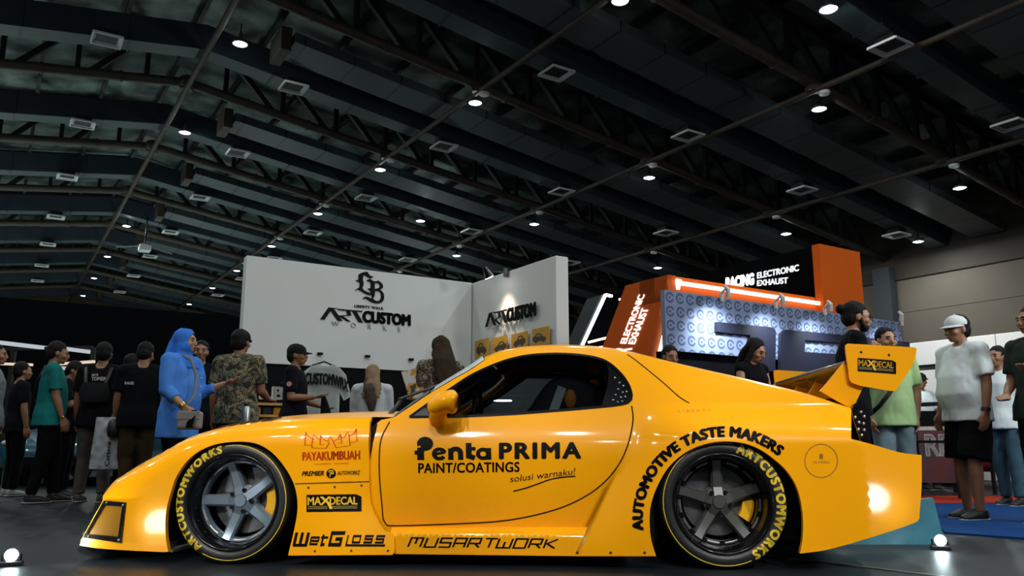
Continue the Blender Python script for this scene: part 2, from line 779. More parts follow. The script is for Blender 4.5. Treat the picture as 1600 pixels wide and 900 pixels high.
def make_duct():
    root = empty('air_duct', (0, 0, 0), HALL_ROT)
    for s, xe in ((-1, TL + 0.6), (1, TR_ - 0.8)):
        mb = MB()
        a, b = 0.0, xe
        za, zb = RIDGE - 0.05, zroof(xe) - 0.05
        # box with floor light painted as a paler underside; seams every few metres
        mb.hexa([(a, -0.36, za + 0.02), (b, -0.36, zb + 0.02), (b, 0.36, zb + 0.02), (a, 0.36, za + 0.02),
                 (a, -0.36, za + 0.78), (b, -0.36, zb + 0.78), (b, 0.36, zb + 0.78), (a, 0.36, za + 0.78)])
        k = 2.0
        while k < abs(xe):
            z = zroof(k)
            mb.box((s * k, 0, z + 0.35), (0.06, 0.78, 0.84))
            k += 2.6
        mb.build('casing', m_duct, root)
        mb = MB()
        mb.hexa([(a, -0.34, za), (b, -0.34, zb), (b, 0.34, zb), (a, 0.34, za),
                 (a, -0.34, za + 0.03), (b, -0.34, zb + 0.03), (b, 0.34, zb + 0.03), (a, 0.34, za + 0.03)])
        mb.build('lit_underside', m_duct_lit, root)
    return root


duct = make_duct()
dl = [l + 0.64 * BAY for l in LT if l + 0.64 * BAY > 5]
for i, l in enumerate(dl):
    o = duct if i == 0 else copy_tree(duct)
    o.location = hall(0, l)
    tag(o, 'dark blue box duct across the roof, %s from the camera' % ORD[i], 'air duct', 'box ducts across the hall')


m_seam = mat('seamed_grey_sheet', (0.085, 0.105, 0.115), rough=0.5)
_nt = m_seam.node_tree
_tc = _nt.nodes.new('ShaderNodeTexCoord')
_wv = _nt.nodes.new('ShaderNodeTexBrick')
_wv.inputs['Scale'].default_value = 1.0
_wv.inputs['Brick Width'].default_value = 1.5
_wv.inputs['Row Height'].default_value = 40.0
_wv.inputs['Mortar Size'].default_value = 0.03
_wv.inputs['Color1'].default_value = (0.085, 0.105, 0.115, 1)
_wv.inputs['Color2'].default_value = (0.070, 0.090, 0.100, 1)
_wv.inputs['Mortar'].default_value = (0.02, 0.025, 0.03, 1)
_mp = _nt.nodes.new('ShaderNodeMapping')
_mp.inputs['Location'].default_value = (0, 20, 20)
_nt.links.new(_tc.outputs['Object'], _mp.inputs['Vector'])
_nt.links.new(_mp.outputs['Vector'], _wv.inputs['Vector'])
_nt.links.new(_wv.outputs['Color'], _nt.nodes['Principled BSDF'].inputs['Base Color'])


def make_return():
    root = empty('ceiling_panel_run', (0, 0, 0), HALL_ROT)
    a, b = 1.95, TR_ - 0.9
    mb = MB()
    za, zb = zroof(a) + 0.02, zroof(b) + 0.02
    mb.hexa([(a, -0.62, za), (b, -0.62, zb), (b, 0.62, zb), (a, 0.62, za),
             (a, -0.62, za + 0.3), (b, -0.62, zb + 0.3), (b, 0.62, zb + 0.3), (a, 0.62, za + 0.3)])
    mb.build('panel', m_seam, root)
    MB().box((a - 0.22, 0, zroof(a) + 0.1), (0.3, 1.1, 0.7)).build('end_post', m_steel, root)
    return root


pan = make_return()
pl_ = [l + 0.345 * BAY for l in LT if l + 0.345 * BAY > 5]
for i, l in enumerate(pl_):
    o = pan if i == 0 else copy_tree(pan)
    o.location = hall(0, l)
    tag(o, 'grey seamed sheet run beside the truss, %s from the camera' % ORD[i], 'ceiling panel', 'sheet runs on the right slope')

# pipes running down the hall
for t, r, lab in ((0.0, 0.09, 'brown ridge pipe running down the middle of the roof'),
                  (6.95, 0.08, 'thin pipe down the hall, first right of the ridge'),
                  (13.5, 0.08, 'thin pipe down the hall, second right of the ridge'),
                  (19.6, 0.08, 'thin pipe down the hall, third right of the ridge')):
    mb = MB()
    mb.tube([hall(t, 3, zroof(t) - 0.22), hall(t, LF - 1, zroof(t) - 0.22)], r, 10)
    for l in LT:
        if l > 3:
            mb.box(hall(t, l, zroof(t) - 0.16), (0.32, 0.32, 0.16))
    tag(mb.build('sprinkler_pipe', m_steel, auto=40), lab, 'pipe', 'pipes along the roof')


# ---- round downlights
def make_downlight():
    root = empty('downlight')
    MB().lathe([(0.0, 0.34), (0.05, 0.33), (0.06, 0.16), (0.2, 0.05), (0.215, 0.0), (0.2, -0.01), (0.19, 0.02)], 'z', seg=20).build('housing', m_alu, root, smooth=True)
    MB().tube([(0, 0, 0.33), (0, 0, 0.62)], 0.018, 8).build('stem', m_dark, root)
    MB().lathe([(0.19, 0.012), (0.12, -0.02), (0.0, -0.03)], 'z', seg=20).build('lens', m_lens, root, smooth=True)
    return root


lamp_d = bpy.data.lights.new('downlight_lamp', 'AREA')
lamp_d.shape = 'DISK'
lamp_d.size = 0.36
lamp_d.color = (0.93, 1.0, 0.98)
lamp_d.energy = LAMP_POWER


bulb_d = bpy.data.lights.new('downlight_bulb', 'POINT')
bulb_d.energy = LAMP_POWER * 0.05
bulb_d.color = (0.85, 1.0, 1.0)
bulb_d.shadow_soft_size = 0.06


def lamp_at(p):
    o = bpy.data.objects.new('downlight_lamp', lamp_d)
    COL.objects.link(o)
    o.location = p - Vector((0, 0, 0.06))
    # the bulb's sideways light below the rim of the housing
    s = bpy.data.objects.new('downlight_bulb', bulb_d)
    COL.objects.link(s)
    s.location = p - Vector((0, 0, 0.14))
    return o


dl_spots = []
for t, lab, ls in ((0.6, 'beside the ridge pipe', (21.5, 29.2, 44.1, 52.2, 59.7, 67.4)),
                   (7.1, 'along the first thin pipe', (12.9, 19.6, 26.7, 33.6, 40.7, 47.8, 54.1, 61.5)),
                   (10.7, 'between the first and second thin pipes', (10.0, 30.6)),
                   (14.2, 'along the second thin pipe', (12.9, 19.8, 26.9, 33.7, 40.6)),
                   (21.3, 'along the third thin pipe', (13.0, 19.8, 27.1)),
                   (24.9, 'near the right wall', (16.6,))):
    for i, l in enumerate(ls):
        dl_spots.append((t, l, 'round white downlight %s, %s from the camera' % (lab, ORD[i])))
first = None
for t, l, lab in dl_spots:
    o = make_downlight() if first is None else copy_tree(first)
    first = first or o
    o.location = hall(t, l, zroof(t) - 0.35)
    tag(o, lab, 'ceiling lamp', 'round downlights')
    if l < 45:
        lamp_at(o.location)
# the same lamps go on over the camera and behind it, outside the frame
for t in (0.6, 7.1, 14.2):
    for l in (-14.6, -7.8, -0.9, 6.0):
        lamp_at(hall(t, l, zroof(t) - 0.35))
for t in (-13.6, -6.5):
    for l in (-14.6, -7.8, -0.9, 6.0, 12.9, 19.8, 26.7, 33.6):
        lamp_at(hall(t, l, zroof(t) - 0.35))


# ---- square air diffusers under the ducts
def make_diffuser():
    root = empty('air_diffuser')
    s = 0.36
    MB().box((0, 0, 0.125), (0.5, 0.5, 0.19)).build('neck', m_dark, root)
    mb = MB()
    for a in range(4):
        q = Matrix.Rotation(a * PI / 2, 3, 'Z')
        mb.bar(q @ Vector((-s, -s, 0)), q @ Vector((s, -s, 0)), 0.045, 0.06)
    mb.build('frame', m_diff, root)
    # four sloping blades of the pyramid
    for a in range(4):
        q = Matrix.Rotation(a * PI / 2, 3, 'Z')
        mesh_obj('blade', [q @ Vector(p) for p in ((-s, -s, 0), (s, -s, 0), (0.05, -0.05, 0.20), (-0.05, -0.05, 0.20))], [(0, 1, 2, 3)], m_diff, root)
    return root


first = None
for t, ls, lab in ((-2.6, (22.8, 29.7, 36.3, 43.3, 49.7, 56.0, 61.6), 'on the left slope beside the ridge'),
                   (2.6, (23.0, 29.7, 36.3, 43.3, 49.8, 56.3, 63.0), 'on the right slope beside the ridge'),
                   (7.95, (16.6, 23.2, 30.1, 36.7, 43.2, 49.8, 56.3), 'right of the first thin pipe'),
                   (13.0, (10.0, 16.7, 23.3, 30.1, 36.7, 43.3), 'under the second thin pipe'),
                   (18.45, (10.0, 16.8, 23.5, 30.1), 'left of the third thin pipe'),
                   (24.0, (16.9,), 'close to the right wall')):
    for i, l in enumerate(ls):
        o = make_diffuser() if first is None else copy_tree(first)
        first = first or o
        o.location = hall(t, l, zroof(t) - 0.28)
        o.rotation_euler = (0, 0, HALL_ROT)
        tag(o, 'white square air diffuser %s, %s from the camera' % (lab, ORD[i]), 'air diffuser', 'square air diffusers')

# ---- unseen spots added for the car, unseen uplights added for the roof
def spot_light(loc, aim, power, col, deg, blend=0.6, size=0.05):
    d = bpy.data.lights.new('spot_lamp', 'SPOT')
    d.energy, d.color, d.spot_size, d.spot_blend, d.shadow_soft_size = power, col, R(deg), blend, size
    o = bpy.data.objects.new('spot_lamp', d)
    COL.objects.link(o)
    o.location = loc
    o.rotation_euler = (Vector(aim) - Vector(loc)).to_track_quat('-Z', 'Y').to_euler()
    return o


for x0, x1, f in ((-3.4, -2.0, 1.3), (-1.7, -.9, .85), (-.2, .1, .58), (1.6, 1.1, .68), (3.6, 2.1, 1.2)):
    spot_light((x0, -2.6, 4.9), (x1, 4.1, .45), CAR_FILL_POWER * f, (1.0, .97, .92), 22, .7, .12)
upd = bpy.data.lights.new('added_uplight', 'AREA')
upd.shape = 'DISK'
upd.size = 3.0
upd.energy = UP_POWER
upd.color = (.80, 1.0, .95)
for t, l in ((-17, 12), (-17, 22), (-13, 34), (-4, 34), (-13, 46), (-4, 46), (5, 40), (-8, 58), (4, 56), (16, 44)):
    o = bpy.data.objects.new('added_uplight', upd)
    COL.objects.link(o)
    o.location = hall(t, l, 2.6)
    o.rotation_euler = (PI, 0, 0)

# small white detectors under the pipes, at the trusses
det = None
for t, lab in ((6.95, 'first'), (13.5, 'second'), (19.6, 'third')):
    for i, l in enumerate([q for q in LT if 11 < q < 48]):
        if det is None:
            det = empty('smoke_detector')
            MB().lathe([(0, 0), (.13, 0), (.15, .03), (.15, .08), (0, .08)], 'z', seg=18).build('cover', m_diff, det, auto=40)
            o = det
        else:
            o = copy_tree(det)
        o.location = hall(t + .05, l - .3, zroof(t) - .42)
        tag(o, 'small white round detector under the %s thin pipe, %s from the camera' % (lab, ORD[i]), 'smoke detector', 'smoke detectors under the pipes')
pj = at_plane(226, 388, hall(0, 43), LV)
pr = empty('projector', pj, HALL_ROT, 'small white projector on spread arms hanging left of the ridge pipe', 'projector')
MB().box((0, 0, 0), (.55, .6, .32)).build('casing', m_diff, pr, bevel=.04)
for s in (-1, 1):
    MB().bar((s * .2, 0, .1), (s * 1.3, 0, -.1), .06, .06).build('arm', m_alu, pr)
MB().bar((0, 0, .15), (0, 0, zroof(2) - pj.z + .2), .06, .06).build('drop_rod', m_dark, pr)
# ================================================================== THE YELLOW CAR
CTH = R(4.25)
CU = Vector((math.cos(CTH), -math.sin(CTH), 0))       # towards the tail
CV = Vector((math.sin(CTH), math.cos(CTH), 0))        # towards the far side
WF = 0.93                                             # tyre face, half width
pf = at_y(362, 782, 4.14)
CORG = Vector((pf.x, pf.y, 0)) + CV * WF
WB, RT_ = 2.425, 0.300
car = empty('race_coupe', CORG, -CTH, 'low wide-bodied yellow race coupe parked on the dark floor, seen side-on', 'car')

m_yel = mat('yellow_paint', (0.90, 0.37, 0.001), rough=0.35, coat=0.55, noise=0.03, nscale=3, spec=0.12)
m_yel.node_tree.nodes['Principled BSDF'].inputs['Coat Roughness'].default_value = 0.07
m_blk = mat('gloss_black', (0.006, 0.006, 0.007), rough=0.15, coat=0.5)
m_mblk = mat('satin_black', (0.010, 0.010, 0.011), rough=0.5, noise=0.2)
m_chas = mat('underbody_black', (0.004, 0.004, 0.005), rough=0.8, noise=0.2)
m_decal = mat('black_vinyl', (0.0025, 0.0016, 0.0012), rough=0.55, spec=0.10)
m_red = mat('red_vinyl', (0.52, 0.055, 0.001), rough=0.5, spec=0.1)
m_decy = mat('yellow_vinyl', (0.80, 0.45, 0.02), rough=0.4)
m_gap = mat('panel_gap', (0.030, 0.012, 0.002), rough=0.8)
m_tglass = glass_mat('tinted_glass', (0.30, 0.33, 0.36), 0.01, 1.5)
m_wsglass = glass_mat('windscreen_glass', (0.30, 0.34, 0.36), 0.02, 1.6)
m_screw = mat('dark_screw', (0.05, 0.02, 0.01), rough=0.5)


def sm(a, b, x):
    t = np.clip((np.asarray(x, float) - a) / (b - a), 0, 1)
    return t * t * (3 - 2 * t)


def V_body(u, z):
    """near side of the centre body: skirt, door, greenhouse, flared rear fender"""
    u = np.asarray(u, float)
    z = np.asarray(z, float)
    v = np.full(np.broadcast(u, z).shape, -0.885)
    v = v + 0.05 * np.clip((0.45 - z) / 0.4, 0, 1) ** 2
    v = v + 0.05 * np.clip((z - 0.50) / 0.22, 0, 1) ** 2
    dz = np.clip(z - 0.72, 0, 1)
    v = v + 0.35 * dz + 0.95 * dz * dz
    # the rear flare starts at a slanted edge
    edge = 1.70 + 0.30 * np.clip((z - 0.05) / 0.55, 0, 1)
    lip = 0.75 * (1 - sm(0.05, 0.55, z))
    F = np.where(u > edge, lip + (1 - lip) * sm(0, 0.34, u - edge), 0)
    w = 1 - sm(0.585, 0.80, z)
    v = v + F * w * (-0.965 - v)
    v = v + (0.16 * np.clip(u - 3.075, 0, 1) - 0.06 * np.clip(u - 2.70, 0, 0.375)) * w
    return v


def P_nose(u):
    t = np.clip((-0.40 - u) / 0.74, 0, 1.25)
    return -0.955 + 0.62 * t ** 2.4


TOPF = []          # (u, z) of the front fender's top edge, filled below


def V_front(u, z):
    u = np.asarray(u, float)
    z = np.asarray(z, float)
    ue = u + 0.50 * np.clip(0.36 - z, 0, 0.4)
    v = P_nose(ue)
    if TOPF:
        a = np.array(TOPF)
        zt = np.interp(u, a[:, 0], a[:, 1])
        d = np.clip(1 - (zt - z) / 0.15, 0, 1)
        v = v + 0.13 * (1 - np.sqrt(np.clip(1 - d ** 2.2, 0, 1)))
    # behind the wheel the vented panel tucks in a little
    v = v + 0.05 * sm(0.30, 0.75, u) * sm(0.0, 0.35, z)
    return v


CINV = Matrix.Translation(CORG) @ Matrix.Rotation(-CTH, 4, 'Z')
CINV.invert()
CAMC = CINV @ Vector((0, 0, HC))


def pick(px, py, V):
    """where the line of sight through a photo pixel meets the surface v = V(u, z), in car axes"""
    d = CINV.to_3x3() @ ray(px, py)
    if not callable(V):
        t = (V - CAMC.y) / d.y
        p = CAMC + d * t
        return (p.x, p.z)
    t = np.linspace((-1.25 - CAMC.y) / d.y, (0.1 - CAMC.y) / d.y, 900)
    u, v, z = CAMC.x + d.x * t, CAMC.y + d.y * t, CAMC.z + d.z * t
    f = v - V(u, z)
    k = np.where((f[:-1] < 0) & (f[1:] >= 0))[0]
    if len(k):
        i = k[0]
        s = f[i] / (f[i] - f[i + 1])
        return (u[i] + (u[i + 1] - u[i]) * s, z[i] + (z[i + 1] - z[i]) * s)
    i = int(np.argmin(np.abs(f)))
    return (u[i], z[i])


def picks(pts, V):
    return [pick(x, y, V) for x, y in pts]


def normals_of(V, u, z, side=-1):
    h = 0.003
    vu = (V(u + h, z) - V(u - h, z)) / (2 * h)
    vz = (V(u, z + h) - V(u, z - h)) / (2 * h)
    n = np.stack([vu, -np.ones_like(vu), vz], 1)
    n /= np.linalg.norm(n, axis=1)[:, None]
    return n


def skin(name, V2, F, V, off, m, parent, rim=0.0, mirror=False):
    """a panel lying on v = V - off, with folded edges of depth rim"""
    a = np.array(V2)
    v = V(a[:, 0], a[:, 1]) - off
    n = normals_of(V, a[:, 0], a[:, 1])
    vs = [(p[0], q, p[1]) for p, q in zip(a, v)]
    ns = [tuple(x) for x in n]
    # faces towards -v
    fs = []
    for f in F:
        p = [a[i] for i in f]
        ar = (p[1][0] - p[0][0]) * (p[2][1] - p[0][1]) - (p[2][0] - p[0][0]) * (p[1][1] - p[0][1])
        fs.append(tuple(f) if ar > 0 else tuple(reversed(f)))
    if rim > 0:
        cnt = {}
        for f in fs:
            for i in range(len(f)):
                e = (f[i], f[(i + 1) % len(f)])
                cnt.setdefault((min(e), max(e)), []).append(e)
        for l in cnt.values():
            if len(l) == 1:
                i, j = l[0]
                k = len(vs)
                d = Vector((a[j][0] - a[i][0], 0, a[j][1] - a[i][1]))
                nn = d.cross(Vector((0, -1, 0)))
                nn = nn.normalized() if nn.length > 1e-9 else Vector((0, 0, 1))
                A, B = Vector(vs[i]), Vector(vs[j])
                q = Vector((0, rim, 0))
                vs += [tuple(A), tuple(B), tuple(B + q), tuple(A + q)]
                ns += [tuple(nn)] * 4
                fs.append((k, k + 3, k + 2, k + 1))
    o = mesh_obj(name, vs, fs, m, parent, normals=ns)
    if mirror:
        mesh_obj(name, [(x, -y, z) for x, y, z in vs], [tuple(reversed(f)) for f in fs], m, parent, normals=[(x, -y, z) for x, y, z in ns])
    return o


def resamp(p, d):
    out = []
    n = len(p)
    for i in range(n):
        a, b = Vector(p[i]), Vector(p[(i + 1) % n])
        k = max(1, int((b - a).length / d))
        for j in range(k):
            q = a.lerp(b, j / k)
            out.append((q.x, q.y))
    return out


def panel(name, outline, V, off=0.0, m=None, parent=None, holes=(), grid=0.028, rim=0.02, extra=(), mirror=False):
    """outline and holes are (u, z) loops"""
    o = resamp(outline, grid)
    hs = [resamp(h, grid * 0.6) for h in holes]
    V2, F = cdt(o, hs, grid, extra=extra)
    return skin(name, V2, F, V, off, m or m_yel, parent or car, rim, mirror)


def groove(name, pts, V, w, m, parent, off=0.0012, closed=False):
    """thin strip on a surface; pts are (u, z)"""
    p = list(pts) + ([pts[0]] if closed else [])
    V2, F = stroke2d([p], w)
    V2, F = fine2d(V2, F, 0.04)
    return skin(name, V2, F, V, off, m, parent)


def decal(name, VF, bl, br, hpx, V, m, parent, off=0.0022, up=None):
    """lettering fitted between two base-line pixels; heights in photo pixels at the left and right"""
    Vt, F = VF
    Vt = norm2d(Vt)
    h1, h2 = hpx if isinstance(hpx, tuple) else (hpx, hpx)
    A, B = pick(*bl, V), pick(*br, V)
    dx = 0 if up is None else up
    C, D = pick(bl[0] + dx, bl[1] - h1, V), pick(br[0] + dx, br[1] - h2, V)
    P = []
    for s, t in Vt:
        u = (A[0] * (1 - s) + B[0] * s) * (1 - t) + (C[0] * (1 - s) + D[0] * s) * t
        z = (A[1] * (1 - s) + B[1] * s) * (1 - t) + (C[1] * (1 - s) + D[1] * s) * t
        P.append((u, z))
    P, F = fine2d(P, F, 0.03)
    return skin(name, P, F, V, off, m, parent)


# ------------------------------------------------------------------ front fender, nose and vented panel
top_px = [(163, 769), (174, 756.5), (197, 740), (227, 722), (256, 706), (282, 691), (298, 683), (324, 674), (353, 667),
          (387, 661.5), (421, 657.5), (459, 655), (497, 653), (540, 651.5), (578, 651)]
top_uz = picks(catmull(top_px, 8), lambda u, z: P_nose(np.asarray(u) + 0.50 * np.clip(0.36 - np.asarray(z), 0, .4)) + 0.12 + 0 * np.asarray(z))
top_uz = sorted(top_uz)
TOPF.extend(top_uz)
TOPF.append((top_uz[-1][0] + 0.6, top_uz[-1][1] + 0.002))

arch_f = catmull([(262.6, 862), (258.4, 833), (259.7, 799), (267, 769), (277, 742), (298.5, 714), (328, 697), (362, 690.5), (396, 692),
                  (421, 704), (442, 726), (459, 756), (465, 790), (460, 826), (450, 868)], 6)
vent_edge = segs([(613, 867), (616, 863), (616, 840), (613, 834), (602, 831)], [(602, 831), (594, 819), (586, 805), (580, 789), (577.5, 770), (577, 753)],
                 [(577, 753), (577, 668)], step=5)
nose_px = [(163, 769), (161, 775), (160, 783), (147, 806), (131, 836), (126, 844), (125, 852)]
lip_px = [(125, 852), (150, 856.5), (200, 860), (262.6, 863)]
fo = [p for p in segs([(262.6, 862), (262.6, 862.1)], lip_px[::-1], step=6)][1:]
of = picks(fo, V_front) + picks(catmull(nose_px[::-1], 5)[1:-1], V_front)
of += [(u, z - 0.0008) for u, z in top_uz if u > of[-1][0] + 0.004]
of += picks(segs([(577, 664), (577, 753)], vent_edge[::-1][1:], step=6)[1:], V_front)
of += picks(arch_f[::-1], V_front)


def dedupe(p, eps=0.003):
    out = []
    for q in p:
        if not out or (Vector(q) - Vector(out[-1])).length > eps:
            out.append(q)
    if (Vector(out[0]) - Vector(out[-1])).length < eps:
        out.pop()
    return out


of = dedupe(of)
fr_out = dedupe(picks(segs([(163.5, 782), (198, 785)], [(198, 785), (191, 848)], [(191, 848), (131, 839.5)], [(131, 839.5), (163.5, 782)], step=8), V_front))
fr_in = dedupe(picks(segs([(165, 789.5), (192, 791)], [(192, 791), (185.5, 838.5)], [(185.5, 838.5), (138, 834.5)], [(138, 834.5), (165, 789.5)], step=8), V_front))
ext = []
for u, z in top_uz[::2]:
    for d in (0.004, 0.010, 0.020, 0.034, 0.052):
        ext.append((u, z - d))
ext = [p for p in ext if inside(of, [p[0]], [p[1]])[0]]
ff = panel('front_fender', of, V_front, 0, m_yel, car, grid=0.026, rim=0.03, extra=ext, mirror=True)
# intake frame and its amber cover on the nose corner
panel('intake_frame', fr_out, V_front, 0.008, m_blk, car, holes=[fr_in], grid=0.02, rim=0.012, mirror=True)
m_amber = mat('amber_cover', (0.24, 0.105, 0.006), rough=0.22, coat=0.6)
panel('intake_cover', fr_in, V_front, 0.003, m_amber, car, grid=0.02, rim=0.0, mirror=True)
for x, y in ((168, 785), (194, 788.5), (187.5, 843.5), (140, 838)):
    u, z = pick(x, y, V_front)
    MB().ell((u, float(V_front(u, z)) - 0.010, z), 0.005, 8, 6).build('screw', m_alu, car, smooth=True)
# seam across the vented panel, screws
groove('panel_seam', picks([(461, 756), (500, 754.8), (577, 752.5)], V_front), V_front, 0.0045, m_gap, ff)
for x, y in ((482, 762), (523, 761), (565, 758.5), (492, 861), (549, 860.5), (606, 860.5)):
    u, z = pick(x, y, V_front)
    MB().ell((u, float(V_front(u, z)) - 0.001, z), (0.006, 0.003, 0.006), 10, 6).build('screw', m_screw, ff, smooth=True)

# ------------------------------------------------------------------ centre body side: one surface, divided into parts
win_top = [(640, 651.5), (660, 637), (682, 621.5), (706, 606), (737.5, 585.5), (775, 568.5), (803, 559.5), (831, 554.5), (869, 552.5), (906, 554.5), (934, 559.5),
           (953, 568), (972, 586), (983, 603), (987, 617)]
win_bot = [(987, 617), (986, 624), (981, 629), (962.5, 633), (906, 638.5), (850, 643), (794, 647), (719, 650.5), (640, 651.5)]
win_px = segs(win_top, win_bot, step=6)
win = dedupe(picks(win_px, V_body))
arch_r = catmull([(1025, 869), (1017.5, 843), (1015, 816), (1017, 789), (1027, 760), (1044, 731), (1068, 709), (1095, 696), (1124, 690), (1156, 691.5),
                  (1183, 700), (1209, 717), (1231, 738), (1246, 764), (1254, 800), (1254.5, 838), (1250, 865)], 6)
sil_px = [(616, 652), (640, 636), (670, 616), (705, 595), (735, 578), (758, 562), (778, 553.5), (800, 549), (830, 545), (870, 543), (910, 544), (950, 547.5),
          (980, 553), (1000, 557), (1040, 567), (1100, 581), (1150, 592), (1200, 604), (1240, 613), (1276, 623), (1330, 641)]
tail_px = segs([(1330, 641), (1330, 686)], [(1330, 686), (1360, 693.5), (1388, 702), (1412, 708), (1440, 711)], [(1440, 711), (1440, 760), (1437, 800)],
               [(1437, 800), (1436.5, 810), (1433, 815), (1404, 826), (1340, 846), (1292, 859), (1250, 865)], step=6)
flare_px = [(888, 869), (912, 832), (940, 797), (958, 762), (972, 724)]
flare = picks(flare_px, V_body)
ob = picks(segs([(620, 866), (888, 869)], [(888, 869), (1025, 869)], step=10), V_body)
ob += picks(arch_r, V_body) + picks(tail_px[::-1][1:], V_body) + picks(catmull(sil_px, 6)[::-1][1:], V_body)
ob += picks([(596, 656), (585, 664), (577, 672), (572, 700), (570, 750), (572, 800), (578, 830), (590, 866)], V_body)
ob = dedupe(ob)
# the slanted leading edge of the flare, as two lines a hair apart
fe1 = [(1.70 - 0.0025 + 0.30 * k / 22, 0.05 + 0.55 * k / 22) for k in range(1, 22)]
fe2 = [(u + 0.005, z) for u, z in fe1]
door_px = segs([(609, 659), (597, 682), (593, 706), (593, 745), (597, 790), (599, 812), (604, 820), (620, 821.5), (700, 819), (780, 814.5), (840, 804), (890, 788),
                (932, 764), (962, 733), (980, 698), (989, 658), (987, 634)], step=6)
door_uz = picks(door_px, V_body)
door_poly = dedupe(door_uz + picks([(981, 629.5), (962.5, 633.5), (906, 639), (850, 643.5), (794, 647.5), (719, 651), (640, 652.5)], V_body))
lines = [fe1, fe2, dedupe(door_uz)[1:-1]]
V2, F = cdt(resamp(ob, 0.026), [resamp(win, 0.02)], 0.026, lines=lines)
cen = np.array([[sum(V2[i][0] for i in f) / 3, sum(V2[i][1] for i in f) / 3] for f in F])
isdoor = inside(door_poly, cen[:, 0], cen[:, 1])
ed = 1.70 + 0.30 * np.clip((cen[:, 1] - 0.05) / 0.55, 0, 1)
hatch_px = [(980, 554), (991, 561), (1033, 595), (1060, 619), (1077, 630)]
hatch_uz = picks(hatch_px, V_body)
isrear = (~isdoor) & (cen[:, 0] > ed) & (cen[:, 1] < 0.80 + 0 * cen[:, 0])


def sub(sel):
    fs = [f for f, k in zip(F, sel) if k]
    us = sorted({i for f in fs for i in f})
    mp = {i: j for j, i in enumerate(us)}
    return [V2[i] for i in us], [tuple(mp[i] for i in f) for f in fs]


door = skin('door', *sub(isdoor), V_body, 0.0, m_yel, car, 0.0, True)
rear = skin('rear_fender', *sub(isrear), V_body, 0.0, m_yel, car, 0.03, True)
bside = skin('body_side', *sub(~isdoor & ~isrear), V_body, 0.0, m_yel, car, 0.0, True)
groove('door_gap', door_uz, V_body, 0.007, m_gap, door)
groove('hatch_gap', picks(catmull(hatch_px, 6), V_body), V_body, 0.006, m_gap, bside)
# fuel cap ring on the rear fender
fc = [(1283 + 25.5 * math.cos(2 * PI * k / 40), 720 + 26 * math.sin(2 * PI * k / 40)) for k in range(40)]
groove('filler_flap', picks(fc, V_body), V_body, 0.005, mat('flap_edge', (0.35, 0.13, 0.004), rough=0.5), rear, closed=True)
decal('small_lettering', text2d('LB-WORKS', 0.0), (1271, 724), (1296, 724), 4, V_body, mat('ochre_vinyl', (0.35, 0.16, 0.01), rough=0.5), rear)
decal('small_lettering', text2d('8', 0.01), (1280, 717), (1286, 717), 8, V_body, mat('ochre_vinyl', (0, 0, 0)), rear)
decal('small_lettering', text2d('LIBERTY', 0.0, 0, 1.3), (1060, 644.5), (1112, 642.5), 3.6, V_body, mat('dull_yellow_vinyl', (0.55, 0.22, 0.004), rough=0.5), rear)
for x, y in ((902, 863.5), (954, 863.5), (1007, 863.5)):
    u, z = pick(x, y, V_body)
    MB().ell((u, float(V_body(u, z)) - 0.001, z), (0.007, 0.004, 0.007), 10, 6).build('screw', m_screw, rear, smooth=True)


# ------------------------------------------------------------------ side skirt
def V_skirt(u, z):
    z = np.asarray(z, float)
    return -0.925 + 0.06 * np.clip((z - 0.155) / 0.03, 0, 1) ** 1.5 + 0 * np.asarray(u, float)


so = picks(segs([(612, 865.5), (906, 869)], [(906, 869), (936, 822)], step=10), V_skirt) + picks([(925, 823.5), (620, 824)], V_skirt)
so.append((so[0][0] - 0.012, so[-1][1]))
skirt = panel('side_skirt', dedupe(so), V_skirt, 0, m_yel, car, grid=0.02, rim=0.05, mirror=True,
              extra=[(0.86 + 0.03 * k, z) for k in range(26) for z in (0.150, 0.158, 0.166, 0.176)])

# ------------------------------------------------------------------ side glass with black border
groove('window_trim', [(u, z) for u, z in win], V_body, 0.013, m_blk, car, off=0.002, closed=True)
V2g, Fg = cdt(resamp(win, 0.03), [], 0.04)
skin('side_window', V2g, Fg, V_body, -0.012, m_tglass, car, 0, True)
qw = picks([(946, 562), (953, 569), (971, 587), (982, 604), (986, 617), (984, 624), (980, 628), (962, 632.5), (940, 635), (950, 600), (951, 580)], V_body)
panel('quarter_window_border', dedupe(qw), V_body, -0.006, m_blk, car, grid=0.03, rim=0)
for k, (x, y) in enumerate(((961, 590), (968, 598), (974, 603), (966, 608), (973, 613), (979, 612), (962, 617), (970, 621), (977, 620), (958, 625), (965, 628), (972, 627))):
    u, z = pick(x, y, V_body)
    MB().ell((u, float(V_body(u, z)) + 0.002, z), (0.006, 0.003, 0.005), 8, 6).build('border_stud', m_alu, car, smooth=True)


